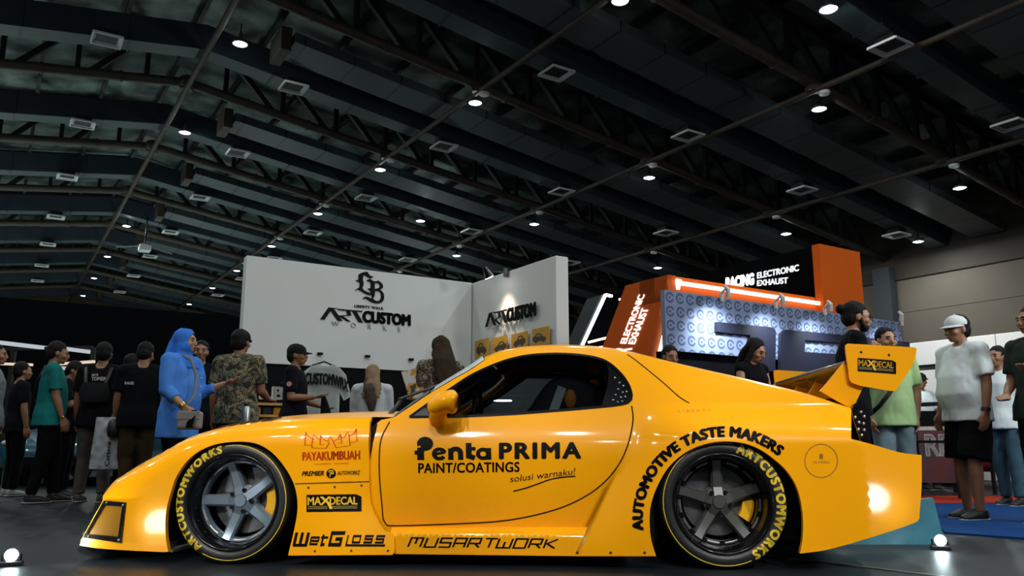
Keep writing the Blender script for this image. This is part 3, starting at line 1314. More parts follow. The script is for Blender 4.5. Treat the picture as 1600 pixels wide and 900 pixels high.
# ------------------------------------------------------------------ cross lofts: nose, hood, windscreen, roof, rear hatch, tail
def loft(name, edge, h, m, n=20, expo=2.2, dirs=None, vfun=None, parent=None):
    """edge: list of (u, z, v<0) on the near side, crowned across to the far side by h along dirs"""
    vs, fs = [], []
    K = len(edge)
    for i, (u, z, v) in enumerate(edge):
        if dirs is None:
            a, b = edge[max(i - 1, 0)], edge[min(i + 1, K - 1)]
            d = Vector((b[0] - a[0], b[1] - a[1]))
            d = d.normalized() if d.length > 1e-9 else Vector((1, 0))
            nr = Vector((-d.y, d.x))
        else:
            nr = Vector(dirs[i])
        hh = h[i] if isinstance(h, (list, tuple)) else h
        for j in range(n + 1):
            s = math.sin(PI / 2 * (2 * j / n - 1))
            c = hh * max(0, 1 - abs(s) ** expo) ** (1 / expo if expo <= 2.01 else 1)
            vs.append((u + nr.x * c, v * -s, z + nr.y * c))
    for i in range(K - 1):
        for j in range(n):
            a = i * (n + 1) + j
            fs.append((a, a + 1, a + n + 2, a + n + 1))
    o = mesh_obj(name, vs, fs, m, parent or car, smooth=True)
    bm = bmesh.new()
    bm.from_mesh(o.data)
    bmesh.ops.recalc_face_normals(bm, faces=bm.faces)
    bm.to_mesh(o.data)
    bm.free()
    o.data.polygons.foreach_set('use_smooth', [True] * len(o.data.polygons))
    return o


def edge3(uz, V, dv=0.0):
    return [(u, z, float(V(u, z)) + dv) for u, z in uz]


nose_uz = dedupe(picks(catmull(nose_px[::-1], 5), V_front), 0.004)
loft('front_bumper', edge3(nose_uz, V_front), [0.16] * len(nose_uz), m_yel, dirs=[(-1, 0)] * len(nose_uz), expo=2.4)
hood_e = edge3([(u, z - 0.0008) for u, z in top_uz], V_front)
nh = len(hood_e)
hd, hh = [], []
for i in range(nh):
    t = min(1, i / 14)
    d = Vector((-1, 0)).lerp(Vector((0.05, 1)), t * t * (3 - 2 * t)).normalized()
    hd.append((d.x, d.y))
    hh.append(0.16 * (1 - t) + 0.055 * t)
u_l, z_l, v_l = hood_e[-1]
for k in range(1, 6):
    hood_e.append((u_l + 0.03 * k, z_l, v_l))
    hd.append((0, 1))
    hh.append(0.055)
hood = loft('hood', hood_e, hh, m_yel, dirs=hd, expo=2.4)
ws_px = [(612, 656), (640, 636), (670, 616), (705, 595), (735, 578), (758, 562)]
ws_e = edge3(picks(catmull(ws_px, 10), V_body), V_body, 0.004)
ws_e = [(u - 0.004, z + 0.002, v + 0.02) for u, z, v in ws_e]
wscreen = loft('windscreen', ws_e, 0.085, m_wsglass, expo=2.2)
lt_e = ws_e[-9:]
loft('windscreen_band', [(u - 0.003, z + 0.003, v) for u, z, v in lt_e], 0.087, mat('pale_sun_strip', (0.42, 0.45, 0.46), rough=0.3, coat=0.4), expo=2.2, parent=wscreen)
bl_e = ws_e[:7]
loft('cowl_panel', [(u - 0.003, z + 0.003, v) for u, z, v in bl_e], 0.087, m_mblk, expo=2.2, parent=wscreen)
# wiper resting on the cowl
wp = MB()
wp.tube([(ws_e[2][0] - 0.08, -0.55, ws_e[2][1] + 0.075), (ws_e[6][0] - 0.06, -0.05, ws_e[6][1] + 0.10)], 0.009, 8)
wp.tube([(ws_e[0][0] - 0.06, -0.62, ws_e[0][1] + 0.03), (ws_e[2][0] - 0.08, -0.45, ws_e[2][1] + 0.085)], 0.012, 8)
wp.build('wiper', m_mblk, car, auto=40)

roof_px = catmull(sil_px[5:13], 6)
loft('roof', edge3(picks(roof_px, V_body), V_body), 0.05, m_yel, expo=2.0)
hat_px = catmull(sil_px[12:], 6)
hat_e = edge3(picks(hat_px, V_body), V_body)
loft('rear_hatch', hat_e, 0.05, m_yel, expo=2.0)
# rear face of the body under the hatch
u_t, z_t, v_t = hat_e[-1]
te = [(u_t, z_t, v_t)]
for z in (0.70, 0.60, 0.45, 0.30, 0.18):
    te.append((u_t + 0.02, z, float(V_body(u_t, z)) + 0.10))
loft('rear_bumper', te, 0.14, m_yel, dirs=[(1, 0)] * len(te), expo=2.4)


def V_tail(u, z):
    return -0.80 + 0.9 * np.clip(np.asarray(u, float) - u_t, 0, 1) ** 1.3 + 0 * np.asarray(z, float)


tl = picks(catmull([(1331, 641), (1334, 632), (1341, 627), (1352, 631), (1358, 645), (1361, 660), (1358, 676), (1351, 684), (1340, 687), (1331, 684), (1331, 660)], 5, True), V_tail)
panel('tail_light', dedupe(tl), V_tail, 0.0, m_blk, car, grid=0.02, rim=0.03, mirror=True)
for x, y in ((1336, 652), (1342, 660), (1350, 651), (1349, 662), (1341, 671), (1350, 672), (1345, 644), (1346, 680)):
    u, z = pick(x, y, V_tail)
    MB().ell((u, float(V_tail(u, z)) - 0.004, z), (0.007, 0.004, 0.008), 8, 6).build('reflector_stud', m_alu, car, smooth=True)

# ------------------------------------------------------------------ splitter, underbody, diffuser
sp = []
for k in range(25):
    s = -1 + 2 * k / 24
    vv = 0.86 * math.sin(PI / 2 * s)
    sp.append((-1.06 - 0.40 * max(0, 1 - (abs(vv) / 0.86) ** 2.6), vv))
tipu, tipz = pick(118, 849, -0.42)
mb = MB()
N = len(sp)
base = [(-0.32, 0.86)] + [(-0.32, -0.86)]
ring2 = []
SPL = 0.87
for t in range(41):
    vv = -0.90 + 1.8 * t / 40
    a = abs(vv) / 0.90
    uu = -0.36 - SPL * (1 - a ** 2.2)
    ring2.append((uu, vv))
top = [(u, v, 0.075) for u, v in ring2] + [(-0.30, 0.90, 0.068), (-0.30, -0.90, 0.068)]
bot = [(u + 0.015, v * 0.99, 0.058) for u, v in ring2] + [(-0.30, 0.90, 0.052), (-0.30, -0.90, 0.052)]
n_ = len(top)
mb.add(top + bot, [tuple(range(n_)), tuple(reversed(range(n_, 2 * n_)))] + [(i, i + n_, (i + 1) % n_ + n_, (i + 1) % n_) for i in range(n_)])
mb.build('front_splitter', mat('bare_lip_edge', (0.30, 0.27, 0.20), rough=0.35, coat=0.5), car)
mb = MB()
mb.box((0.05, 0, 0.20), (1.2, 1.22, 0.28))
mb.box((1.22, 0, 0.30), (1.30, 1.66, 0.46))
mb.box((2.45, 0, 0.32), (1.2, 1.22, 0.50))
mb.box((1.22, 0, 0.075), (1.28, 1.74, 0.03))
mb.build('underbody', m_chas, car)
for s in (-1, 1):
    MB().box((0.0, s * 0.645, 0.34), (0.98, 0.03, 0.44)).box((0.52, s * 0.72, 0.34), (0.06, 0.20, 0.44)).build('wheel_arch_liner', m_chas, car)
    MB().box((2.43, s * 0.645, 0.36), (1.2, 0.03, 0.50)).box((2.0, s * 0.74, 0.30), (0.20, 0.24, 0.40)).build('wheel_arch_liner', m_chas, car)

# flat black sheet painting the shade behind the front panel's open rear edge
ve = picks([(579, 668), (590, 661), (588, 672), (583, 690), (579, 720)], V_body)
panel('vent_shade', dedupe(ve), V_body, 0.004, m_chas, car, grid=0.03, rim=0)

# ------------------------------------------------------------------ louvres on the fender top
for x in (349, 362, 376, 390, 404, 414):
    i = min(range(len(top_uz)), key=lambda k: abs(top_uz[k][0] - pick(x, 664, V_front)[0]))
    u, z = top_uz[i]
    v = float(V_front(u, z - 0.001))
    mb = MB()
    mb.hexa([(u - 0.012, v + 0.0, z - 0.004), (u + 0.010, v + 0.0, z - 0.004), (u + 0.010, v + 0.15, z + 0.012), (u - 0.012, v + 0.15, z + 0.010),
             (u - 0.010, v + 0.0, z + 0.003), (u + 0.014, v + 0.0, z + 0.012), (u + 0.014, v + 0.15, z + 0.028), (u - 0.010, v + 0.15, z + 0.018)])
    mb.build('fender_louvre', m_mblk, hood)

# ------------------------------------------------------------------ door mirror
mb = MB()
mp = pick(690, 632, -1.0)
um, zm = mp
k = 1.0
mb.ell((um + 0.012, -1.0, zm + 0.012), (0.080, 0.085, 0.052), 20, 14, Matrix.Rotation(R(-24), 3, 'Y'))
mb.ell((um - 0.012, -1.0, zm - 0.002), (0.064, 0.080, 0.046), 20, 14, Matrix.Rotation(R(-24), 3, 'Y'))
mb.ell((um + 0.05, -0.985, zm + 0.014), (0.034, 0.078, 0.062), 18, 12)
mb.tube([(um - 0.04, -0.86, zm - 0.066), (um - 0.03, -0.93, zm - 0.045), (um - 0.01, -0.98, zm - 0.01)], [(0.05, 0.035), (0.045, 0.032), (0.05, 0.035)], 14)
mir = remesh(mb, 'door_mirror', 0.009, m_yel, car, smooth=5)
mesh_obj('mirror_glass', [(um + 0.088, -1.0 + 0.06 * math.cos(2 * PI * k / 20), zm + 0.014 + 0.042 * math.sin(2 * PI * k / 20)) for k in range(20)], [tuple(range(20))],
         mat('mirror_silver', (0.5, 0.5, 0.52), rough=0.05, metal=1.0), mir)
tri = picks([(641, 651), (664, 635), (672, 650)], V_body)
panel('mirror_sail', tri, V_body, 0.001, m_mblk, car, grid=0.03, rim=0)

# ------------------------------------------------------------------ cabin
m_int = mat('cabin_black', (0.012, 0.013, 0.015), rough=0.7, noise=0.2)
mb = MB()
mb.box((0.86, 0, 0.60), (0.45, 1.45, 0.22))
mb.box((0.80, 0, 0.70), (0.30, 1.40, 0.06))
mb.build('dashboard', m_int, car, bevel=0.03)
mb = MB()
mb.lathe([(0.165 + 0.014 * math.cos(a * PI / 4), 0.014 * math.sin(a * PI / 4)) for a in range(8)], 'x', (1.17, -0.36, 0.74), 28, close=True)
mb.bar((1.17, -0.52, 0.74), (1.17, -0.20, 0.74), 0.03, 0.012)
mb.bar((1.17, -0.36, 0.74), (1.17, -0.36, 0.59), 0.03, 0.012)
mb.tube([(1.17, -0.36, 0.74), (0.97, -0.36, 0.66)], 0.03, 10)
mb.build('steering_wheel', m_mblk, car, auto=40)
m_seatb = mat('harness_grey', (0.62, 0.66, 0.66), rough=0.7)
m_org_e = mat('orange_emblem', (0.7, 0.22, 0.02), rough=0.6)
for s in (-1, 1):
    c = 0.36 * s
    mb = MB()
    mb.tube([(1.52, c, 0.38), (1.64, c, 0.62), (1.72, c, 0.84), (1.76, c, 0.95)], [(0.22, 0.06), (0.25, 0.07), (0.19, 0.06), (0.13, 0.05)], 16)
    mb.tube([(1.05, c, 0.40), (1.52, c, 0.36)], [(0.23, 0.07), (0.23, 0.08)], 16)
    seat = remesh(mb, 'racing_seat', 0.02, m_int, car, smooth=3)
    MB().ell((1.70, c - .115 if s < 0 else c - .19, 0.83), (0.035, 0.02, 0.055), 12, 8).build('side_emblem', m_org_e, seat, smooth=True)
    MB().bar((1.50, c - .235, 0.62), (1.60, c - .235, 0.72), 0.05, 0.03, up=(0, 1, 0)).build('bolster_label', m_seatb, seat)
    for q in (-0.07, 0.07):
        MB().bar((1.655, c + q, 0.90), (1.54, c + q, 0.60), 0.05, 0.012, up=(0, 1, 0)).build('harness_strap', m_seatb, seat)
mb = MB()
for s in (-1, 1):
    mb.tube([(1.98, 0.62 * s, 0.35), (1.95, 0.58 * s, 0.85), (1.90, 0.46 * s, 1.03)], 0.022, 10)
    mb.tube([(1.90, 0.46 * s, 1.03), (1.40, 0.46 * s, 1.04), (0.9, 0.66 * s, 0.72)], 0.022, 10)
mb.tube([(1.90, -0.46, 1.03), (1.90, 0.46, 1.03)], 0.022, 10)
mb.tube([(1.97, -0.60, 0.45), (1.90, 0.46, 1.0)], 0.022, 10)
mb.build('roll_cage', m_mblk, car, auto=40)

# ------------------------------------------------------------------ rear wing
WN, WFAR = -0.78, 0.70           # near and far end plates
m_wing = mat('carbon_black', (0.014, 0.014, 0.012), rough=0.35, coat=0.5)
ep = segs([(1324, 537), (1429, 543)], [(1431.5, 545), (1429, 561), (1422, 576)], [(1422, 576), (1401, 608)], [(1398, 611), (1391, 611), (1347, 603.5)],
          [(1347, 603.5), (1331, 598.5), (1327, 594)], [(1327, 594), (1320.5, 545), (1320.5, 540), (1324, 537)], step=8)
epu = dedupe(picks(ep, WN))
eps2 = []


def flat_part(name, uz, v, th, m, parent):
    V2, F = cdt(resamp(uz, 0.06), [], None)
    n = len(V2)
    vs = [(a, v - th / 2, b) for a, b in V2] + [(a, v + th / 2, b) for a, b in V2]
    fs = [f for f in F] + [tuple(i + n for i in reversed(f)) for f in F]
    cnt = {}
    for f in F:
        for i in range(3):
            e = (f[i], f[(i + 1) % 3])
            cnt.setdefault((min(e), max(e)), []).append(e)
    for l in cnt.values():
        if len(l) == 1:
            a, b = l[0]
            fs.append((b, a, a + n, b + n))
    o = mesh_obj(name, vs, fs, m, parent)
    bm = bmesh.new()
    bm.from_mesh(o.data)
    bmesh.ops.recalc_face_normals(bm, faces=bm.faces)
    bm.to_mesh(o.data)
    bm.free()
    return o


# main plane: an aerofoil spanning the car
c0, c1 = pick(1320, 548, WN), pick(1424, 575, WN)
prof = []
ux0, uz0 = c0[0] + 0.0, c0[1] - 0.02
cl = 0.32
for k in range(24):
    a = 2 * PI * k / 24
    x = 0.5 - 0.5 * math.cos(a)
    th_ = 0.055 * math.sin(a) * (1 - 0.55 * x)
    cam_ = 0.05 * math.sin(PI * x)
    prof.append((ux0 + x * cl, uz0 - 0.035 + th_ * 0.6 - cam_ + 0.045 * x * x))
vs, fs = [], []
st = [WN + 0.01, -0.4, 0, 0.4, WFAR - 0.01]
for v in st:
    vs += [(u, v, z) for u, z in prof]
for i in range(len(st) - 1):
    for k in range(24):
        k2 = (k + 1) % 24
        fs.append((i * 24 + k, i * 24 + k2, (i + 1) * 24 + k2, (i + 1) * 24 + k))
wing = mesh_obj('rear_wing', vs, fs, m_wing, car, smooth=True)
flat_part('end_plate', epu, WN, 0.012, m_yel, wing)
flat_part('end_plate', epu, WFAR, 0.012, m_yel, wing)
upx = segs([(1319, 565), (1281, 611)], [(1281, 611), (1331, 640)], [(1331, 640), (1349, 603)], [(1349, 603), (1326, 590)], [(1326, 590), (1319, 565)], step=20)
upu = dedupe(picks(upx, WN + 0.03))
flat_part('wing_upright', upu, WN + 0.03, 0.014, m_yel, wing)
flat_part('wing_upright', upu, WFAR - 0.03, 0.014, m_yel, wing)
for x, y in ((1345.5, 550), (1389, 554.5)):
    u, z = pick(x, y, WN - 0.006)
    MB().ell((u, WN - 0.007, z), (0.007, 0.004, 0.007), 10, 6).build('screw', m_screw, wing, smooth=True)
# centre mount and box under the wing
mcx = pick(1268, 600, 0.15)
for v in (-0.05, 0.35):
    mb = MB()
    mb.hexa([(mcx[0] - 0.10, v - 0.01, mcx[1] - 0.10), (mcx[0] + 0.12, v - 0.01, mcx[1] - 0.10), (mcx[0] + 0.12, v + 0.01, mcx[1] - 0.10), (mcx[0] - 0.10, v + 0.01, mcx[1] - 0.10),
             (mcx[0] + 0.0, v - 0.01, uz0 - 0.03), (mcx[0] + 0.26, v - 0.01, uz0 - 0.03), (mcx[0] + 0.26, v + 0.01, uz0 - 0.03), (mcx[0] + 0.0, v + 0.01, uz0 - 0.03)])
    mb.build('centre_mount', m_yel, wing)
MB().box((mcx[0] - 0.01, 0.12, mcx[1] + 0.035), (0.13, 0.30, 0.055)).build('wing_bracket', m_blk, wing, bevel=0.015)


def V_flat(v):
    return lambda u, z: v + 0 * np.asarray(u, float) + 0 * np.asarray(z, float)


V_ep = V_flat(WN - 0.006)


def maxdecal(parent, V, x0, y0, x1, y1, h, slope=0.0):
    """black sticker with yellow MAXDECAL, long tail of the X, fine print bars"""
    w = x1 - x0
    P = lambda a, b: (x0 + a * w, y0 + (y1 - y0) * a - b * h)
    q = dedupe(picks([P(0, 0), P(1, 0), P(1, .86), P(.9, 1), P(0, 1)], V))
    Vq, Fq = cdt(resamp(q, 0.03), [], 0.03)
    skin('sticker', Vq, Fq, V, 0.0018, m_decal, parent)
    decal('sticker_lettering', text2d('MA', 0.02), P(.02, .40), P(.27, .40), h * .46, V, m_decy, parent, 0.0032)
    decal('sticker_lettering', text2d('DECAL', 0.02), P(.42, .40), P(.93, .40), h * .46, V, m_decy, parent, 0.0032)
    xs = [[(0, 0), (1, 1)], ([(0, 1), (1.25, -.55)], 0.24)]
    xx = stroke2d([([(.27, .40), (.42, .88)], .045), ([(.27, .88), (.40, .5), (.45, .16)], .055)], 0.05)
    A, B, C = pick(*P(0, 0), V), pick(*P(1, 0), V), pick(*P(0, 1), V)
    pts = [(A[0] + (B[0] - A[0]) * a + (C[0] - A[0]) * b, A[1] + (B[1] - A[1]) * a + (C[1] - A[1]) * b) for a, b in xx[0]]
    pp, ffc = fine2d(pts, xx[1], 0.03)
    skin('sticker_lettering', pp, ffc, V, 0.0033, m_decy, parent)
    m_ol = mat('olive_print', (0.22, 0.16, 0.03), rough=0.5)
    for b0, a1 in ((.30, .92), (.20, .92)):
        bars = stroke2d([([(.03, b0), (.38, b0)], .05), ([(.46, b0), (a1, b0)], .05)], 0.05)
        pts = [(A[0] + (B[0] - A[0]) * a + (C[0] - A[0]) * b, A[1] + (B[1] - A[1]) * a + (C[1] - A[1]) * b) for a, b in bars[0]]
        pp, ffc = fine2d(pts, bars[1], 0.03)
        skin('fine_print', pp, ffc, V, 0.0030, m_ol, parent)


maxdecal(wing, V_ep, 1340, 580, 1400, 584.5, 21)
maxdecal(ff, V_front, 479, 800, 565, 799, 27)


# ------------------------------------------------------------------ lettering on the panels
def place2d(VF, A, B, C, V, m, parent, off, name='lettering'):
    """unit-square pieces onto the parallelogram A (0,0), B (1,0), C (0,1) given in photo pixels"""
    A, B, C = pick(*A, V), pick(*B, V), pick(*C, V)
    pts = [(A[0] + (B[0] - A[0]) * a + (C[0] - A[0]) * b, A[1] + (B[1] - A[1]) * a + (C[1] - A[1]) * b) for a, b in VF[0]]
    pp, ffc = fine2d(pts, VF[1], 0.03)
    return skin(name, pp, ffc, V, off, m, parent)


def glyphs(spec, adv, w):
    """list of stroke glyphs laid side by side; spec: list of polylines lists in unit cells"""
    L = []
    x = 0
    for g, a in zip(spec, adv):
        for ln in g:
            ww = w
            if isinstance(ln, tuple):
                ln, ww = ln
            L.append(([(x + p[0], p[1]) for p in ln], ww))
        x += a
    return stroke2d(L, w)


# MUSARTWORK: slanted square techno strokes
G = {
    'M': [[(0, 0), (0, 1), (1, 1), (1, 0)], [(.5, 1), (.5, .35)]],
    'U': [[(0, 1), (0, 0), (.9, 0), (.9, 1)]],
    'S': [[(.9, 1), (0, 1), (0, .5), (.9, .5), (.9, 0), (0, 0)]],
    'A': [[(0, 0), (0, 1), (.9, 1), (.9, 0)], [(0, .45), (.9, .45)]],
    'R': [[(0, 0), (0, 1), (.9, 1), (.9, .45), (.1, .45)], [(.5, .45), (.95, 0)]],
    'T': [[(0, 1), (1, 1)], [(.5, 1), (.5, 0)]],
    'W': [[(0, 1), (0, 0), (1.1, 0), (1.1, 1)], [(.55, 0), (.55, .65)]],
    'O': [[(0, -.09), (0, 1), (.95, 1), (.95, 0), (0, 0)]],
    'K': [[(0, 0), (0, 1)], [(.9, 1), (.15, .5), (.9, 0)]],
}
word = 'MUSARTWORK'
advs = {'M': 1.35, 'U': 1.2, 'S': 1.2, 'A': 1.2, 'R': 1.25, 'T': 1.15, 'W': 1.4, 'O': 1.25, 'K': 1}
VF = glyphs([G[c] for c in word], [advs[c] for c in word], 0.17)
VF = ([(x + 0.32 * y, y) for x, y in VF[0]], VF[1])
VF = (norm2d(VF[0]), VF[1])
place2d(VF, (636, 855.5), (873, 858), (636, 839), V_skirt, m_decal, skirt, 0.002)

# WetGloss
G2 = [
    ([[([(0, 1), (0, 0.06)], .36), ([(.75, 1), (.75, .06)], .36), ([(1.5, 1), (1.5, .06)], .36), ([(-.15, .04), (1.68, .04)], .22)]], 2.0),
    ([[([(.95, .12), (0, .12), (0, .62), (.95, .62), (.95, .36), (.1, .36)], .17)]], 1.35),
    ([[([(.1, .85), (.1, .08), (.5, .08)], .24), ([(-.15, .62), (.75, .62)], .17)]], 1.0),
    ([[([(1.75, .95), (.1, .95), (.1, .08), (1.45, .08), (1.45, .5), (.7, .5)], .28)]], 2.1),
    ([[([(.1, .8), (.1, .04), (5.0, .04)], .17)]], .7),
    ([[([(.1, .28), (.1, .72), (1.0, .72), (1.0, .25), (.05, .25)], .17)]], 1.5),
    ([[([(1.1, .72), (.1, .72), (.1, .5), (1.0, .5), (1.0, .25), (0, .25)], .17)]], 1.45),
    ([[([(1.1, .72), (.1, .72), (.1, .5), (1.0, .5), (1.0, .25), (0, .25)], .17)]], 1.3),
]
VF = glyphs([g[0][0] for g in G2], [g[1] for g in G2], 0.2)
VF = ([(x + 0.38 * y, y) for x, y in VF[0]], VF[1])
VF = (norm2d(VF[0]), VF[1])
place2d(VF, (457, 854), (602, 854.5), (457, 830), V_front, m_decal, ff, 0.002)

# red roof emblem and name
crown = [[(0, .22), (.02, .92), (.06, .72), (.15, .52), (.17, .78), (.22, .60), (.30, .48), (.31, .70), (.36, .48), (.44, .36), (.495, .62), (.54, .36), (.64, .46), (.68, .74),
          (.71, .50), (.77, .58), (.81, .84), (.86, .60), (.94, .72), (.985, .98), (1.0, .30), (.86, .22)],
         [(0, .22), (.13, .20), (.16, .58)], [(.13, .22), (.14, .06), (.40, 0), (.47, .32)], [(.30, .55), (.29, .22), (.37, .20)],
         [(.54, .34), (.59, 0), (.86, .10), (.84, .66)], [(.69, .62), (.70, .26), (.63, .22)]]
VF = stroke2d(crown, 0.022)
place2d(VF, (477, 702), (559, 698), (477, 673), V_front, m_red, ff, 0.002)
decal('lettering', text2d('PAYAKUMBUAH', 0.035), (472.5, 720), (563, 718), (13.5, 14.5), V_front, m_red, ff)
decal('lettering', text2d('MODERN  WORKS', 0.0), (491, 726.5), (545, 725), 2.5, V_front, m_red, ff)
decal('lettering', text2d('PREMIER', 0.025, 0.3), (471.5, 744), (506.5, 743), 7.5, V_front, m_decal, ff)
decal('lettering', text2d('AUTOWORKZ', 0.015, 0.3), (527, 742.5), (563, 741.5), 6.5, V_front, m_decal, ff)
ci = [(517.5 + 7.6 * math.cos(2 * PI * k / 24), 740 + 7.6 * math.sin(2 * PI * k / 24)) for k in range(24)]
cu_ = picks(ci, V_front)
Vq, Fq = cdt(cu_, [], 0.012)
skin('round_badge', Vq, Fq, V_front, 0.0018, m_decal, ff)
VF = stroke2d([[(0, .72), (.2, .95), (.9, .95), (1.0, .55), (.45, .45)], [(.25, .68), (.75, .68)], [(.3, .5), (.3, 0)]], 0.14)
place2d((norm2d(VF[0]), VF[1]), (513, 745.5), (522, 745.5), (513, 734.5), V_front, m_decy, ff, 0.003)

# Penta PRIMA on the door
n_arc = lambda cx, cy, r, a0, a1, k=12: [(cx + r * math.cos(R(a0 + (a1 - a0) * i / k)), cy + r * math.sin(R(a0 + (a1 - a0) * i / k))) for i in range(k + 1)]
Pl = [([(.30, -.0), (.30, .70)], .34), ([(-.0, .42), (.3, .42)], .22), (n_arc(.52, .92, .20, -140, 205, 20), .40), ([(.3, .92), (.55, .92)], .4)]
el = [(n_arc(1.22, .34, .27, 12, 325, 18), .20), ([(.98, .32), (1.49, .42)], .15)]
nl = [([(1.78, 0), (1.78, .64)], .26), (n_arc(2.02, .38, .24, 180, 0, 10) + [(2.26, 0)], .26)]
tl_ = [([(2.66, .95), (2.66, .20), (2.95, .1)], .28), ([(2.52, .62), (3.0, .62)], .20)]
al = [(n_arc(3.36, .33, .25, 0, 360, 20), .20), ([(3.62, .66), (3.62, 0)], .27)]
VF = stroke2d(Pl + el + nl + tl_ + al, .25)
VF = (norm2d(VF[0]), VF[1])
place2d(VF, (648, 719.5), (768, 719), (648, 682.5), V_body, m_decal, door, 0.002)
decal('lettering', text2d('PRIMA', 0.035, 0, 1.22), (779.5, 717.5), (908.5, 716.5), 26, V_body, m_decal, door)
decal('lettering', text2d('PAINT/COATINGS', 0.02, 0, 1.05), (653.5, 739.5), (812, 737.5), 16, V_body, m_decal, door)
decal('lettering', text2d('solusi warnaku!', -0.004, 0.1), (797, 753.5), (899, 741), (10, 10), V_body, m_decal, door)
groove('underline', picks(catmull([(802, 767.5), (820, 763), (842, 755.5), (860, 749), (880, 745.5), (899, 744)], 5), V_body), V_body, 0.006, m_decal, door, 0.002)


def arc_text(name, s, cen, r0, r1, a0, a1, V, m, parent, bold=0.02, off=0.002, squeeze=0.0):
    """letters along an arc around a photo-pixel centre, from angle a0 to a1 (degrees, y up), feet at r0, heads at r1"""
    Vt, F = text2d(s, bold, 0, 1.08)
    Vt = norm2d(Vt)
    P = []
    Vt, F = fine2d(Vt, F, 0.02)
    for x, y in Vt:
        a = R(a0 + (a1 - a0) * x)
        rx0, ry0 = r0 if isinstance(r0, tuple) else (r0, r0)
        rr = (r1 - (r0 if not isinstance(r0, tuple) else rx0)) * y
        P.append((cen[0] + (rx0 + rr) * math.cos(a), cen[1] - (ry0 + rr) * math.sin(a)))
    uz = picks(P, V)
    return skin(name, uz, F, V, off, m, parent)


arc_text('arch_lettering', 'AUTOMOTIVE TASTE MAKERS', (1133, 811), 128, 145.5, 188, 49.5, V_body, m_decal, rear, 0.055)

# ------------------------------------------------------------------ wheels
m_tyre = mat('tyre_rubber', (0.010, 0.010, 0.011), rough=0.45, noise=0.3, nscale=30, bump=0.1, bscale=120)
m_tly = mat('tyre_letter_yellow', (0.72, 0.52, 0.02), rough=0.6)
m_barrel = mat('gloss_black_barrel', (0.012, 0.012, 0.014), rough=0.16, metal=0.6)
m_sil = mat('silver_blue_spokes', (0.20, 0.26, 0.32), rough=0.3, metal=0.45)
m_gun = mat('gunmetal_spokes', (0.085, 0.085, 0.085), rough=0.36, metal=0.5)
m_disc = mat('brake_steel', (0.20, 0.20, 0.21), rough=0.35, metal=0.9, noise=0.3, nscale=20)
m_cal = mat('caliper_yellow', (0.80, 0.42, 0.01), rough=0.35)


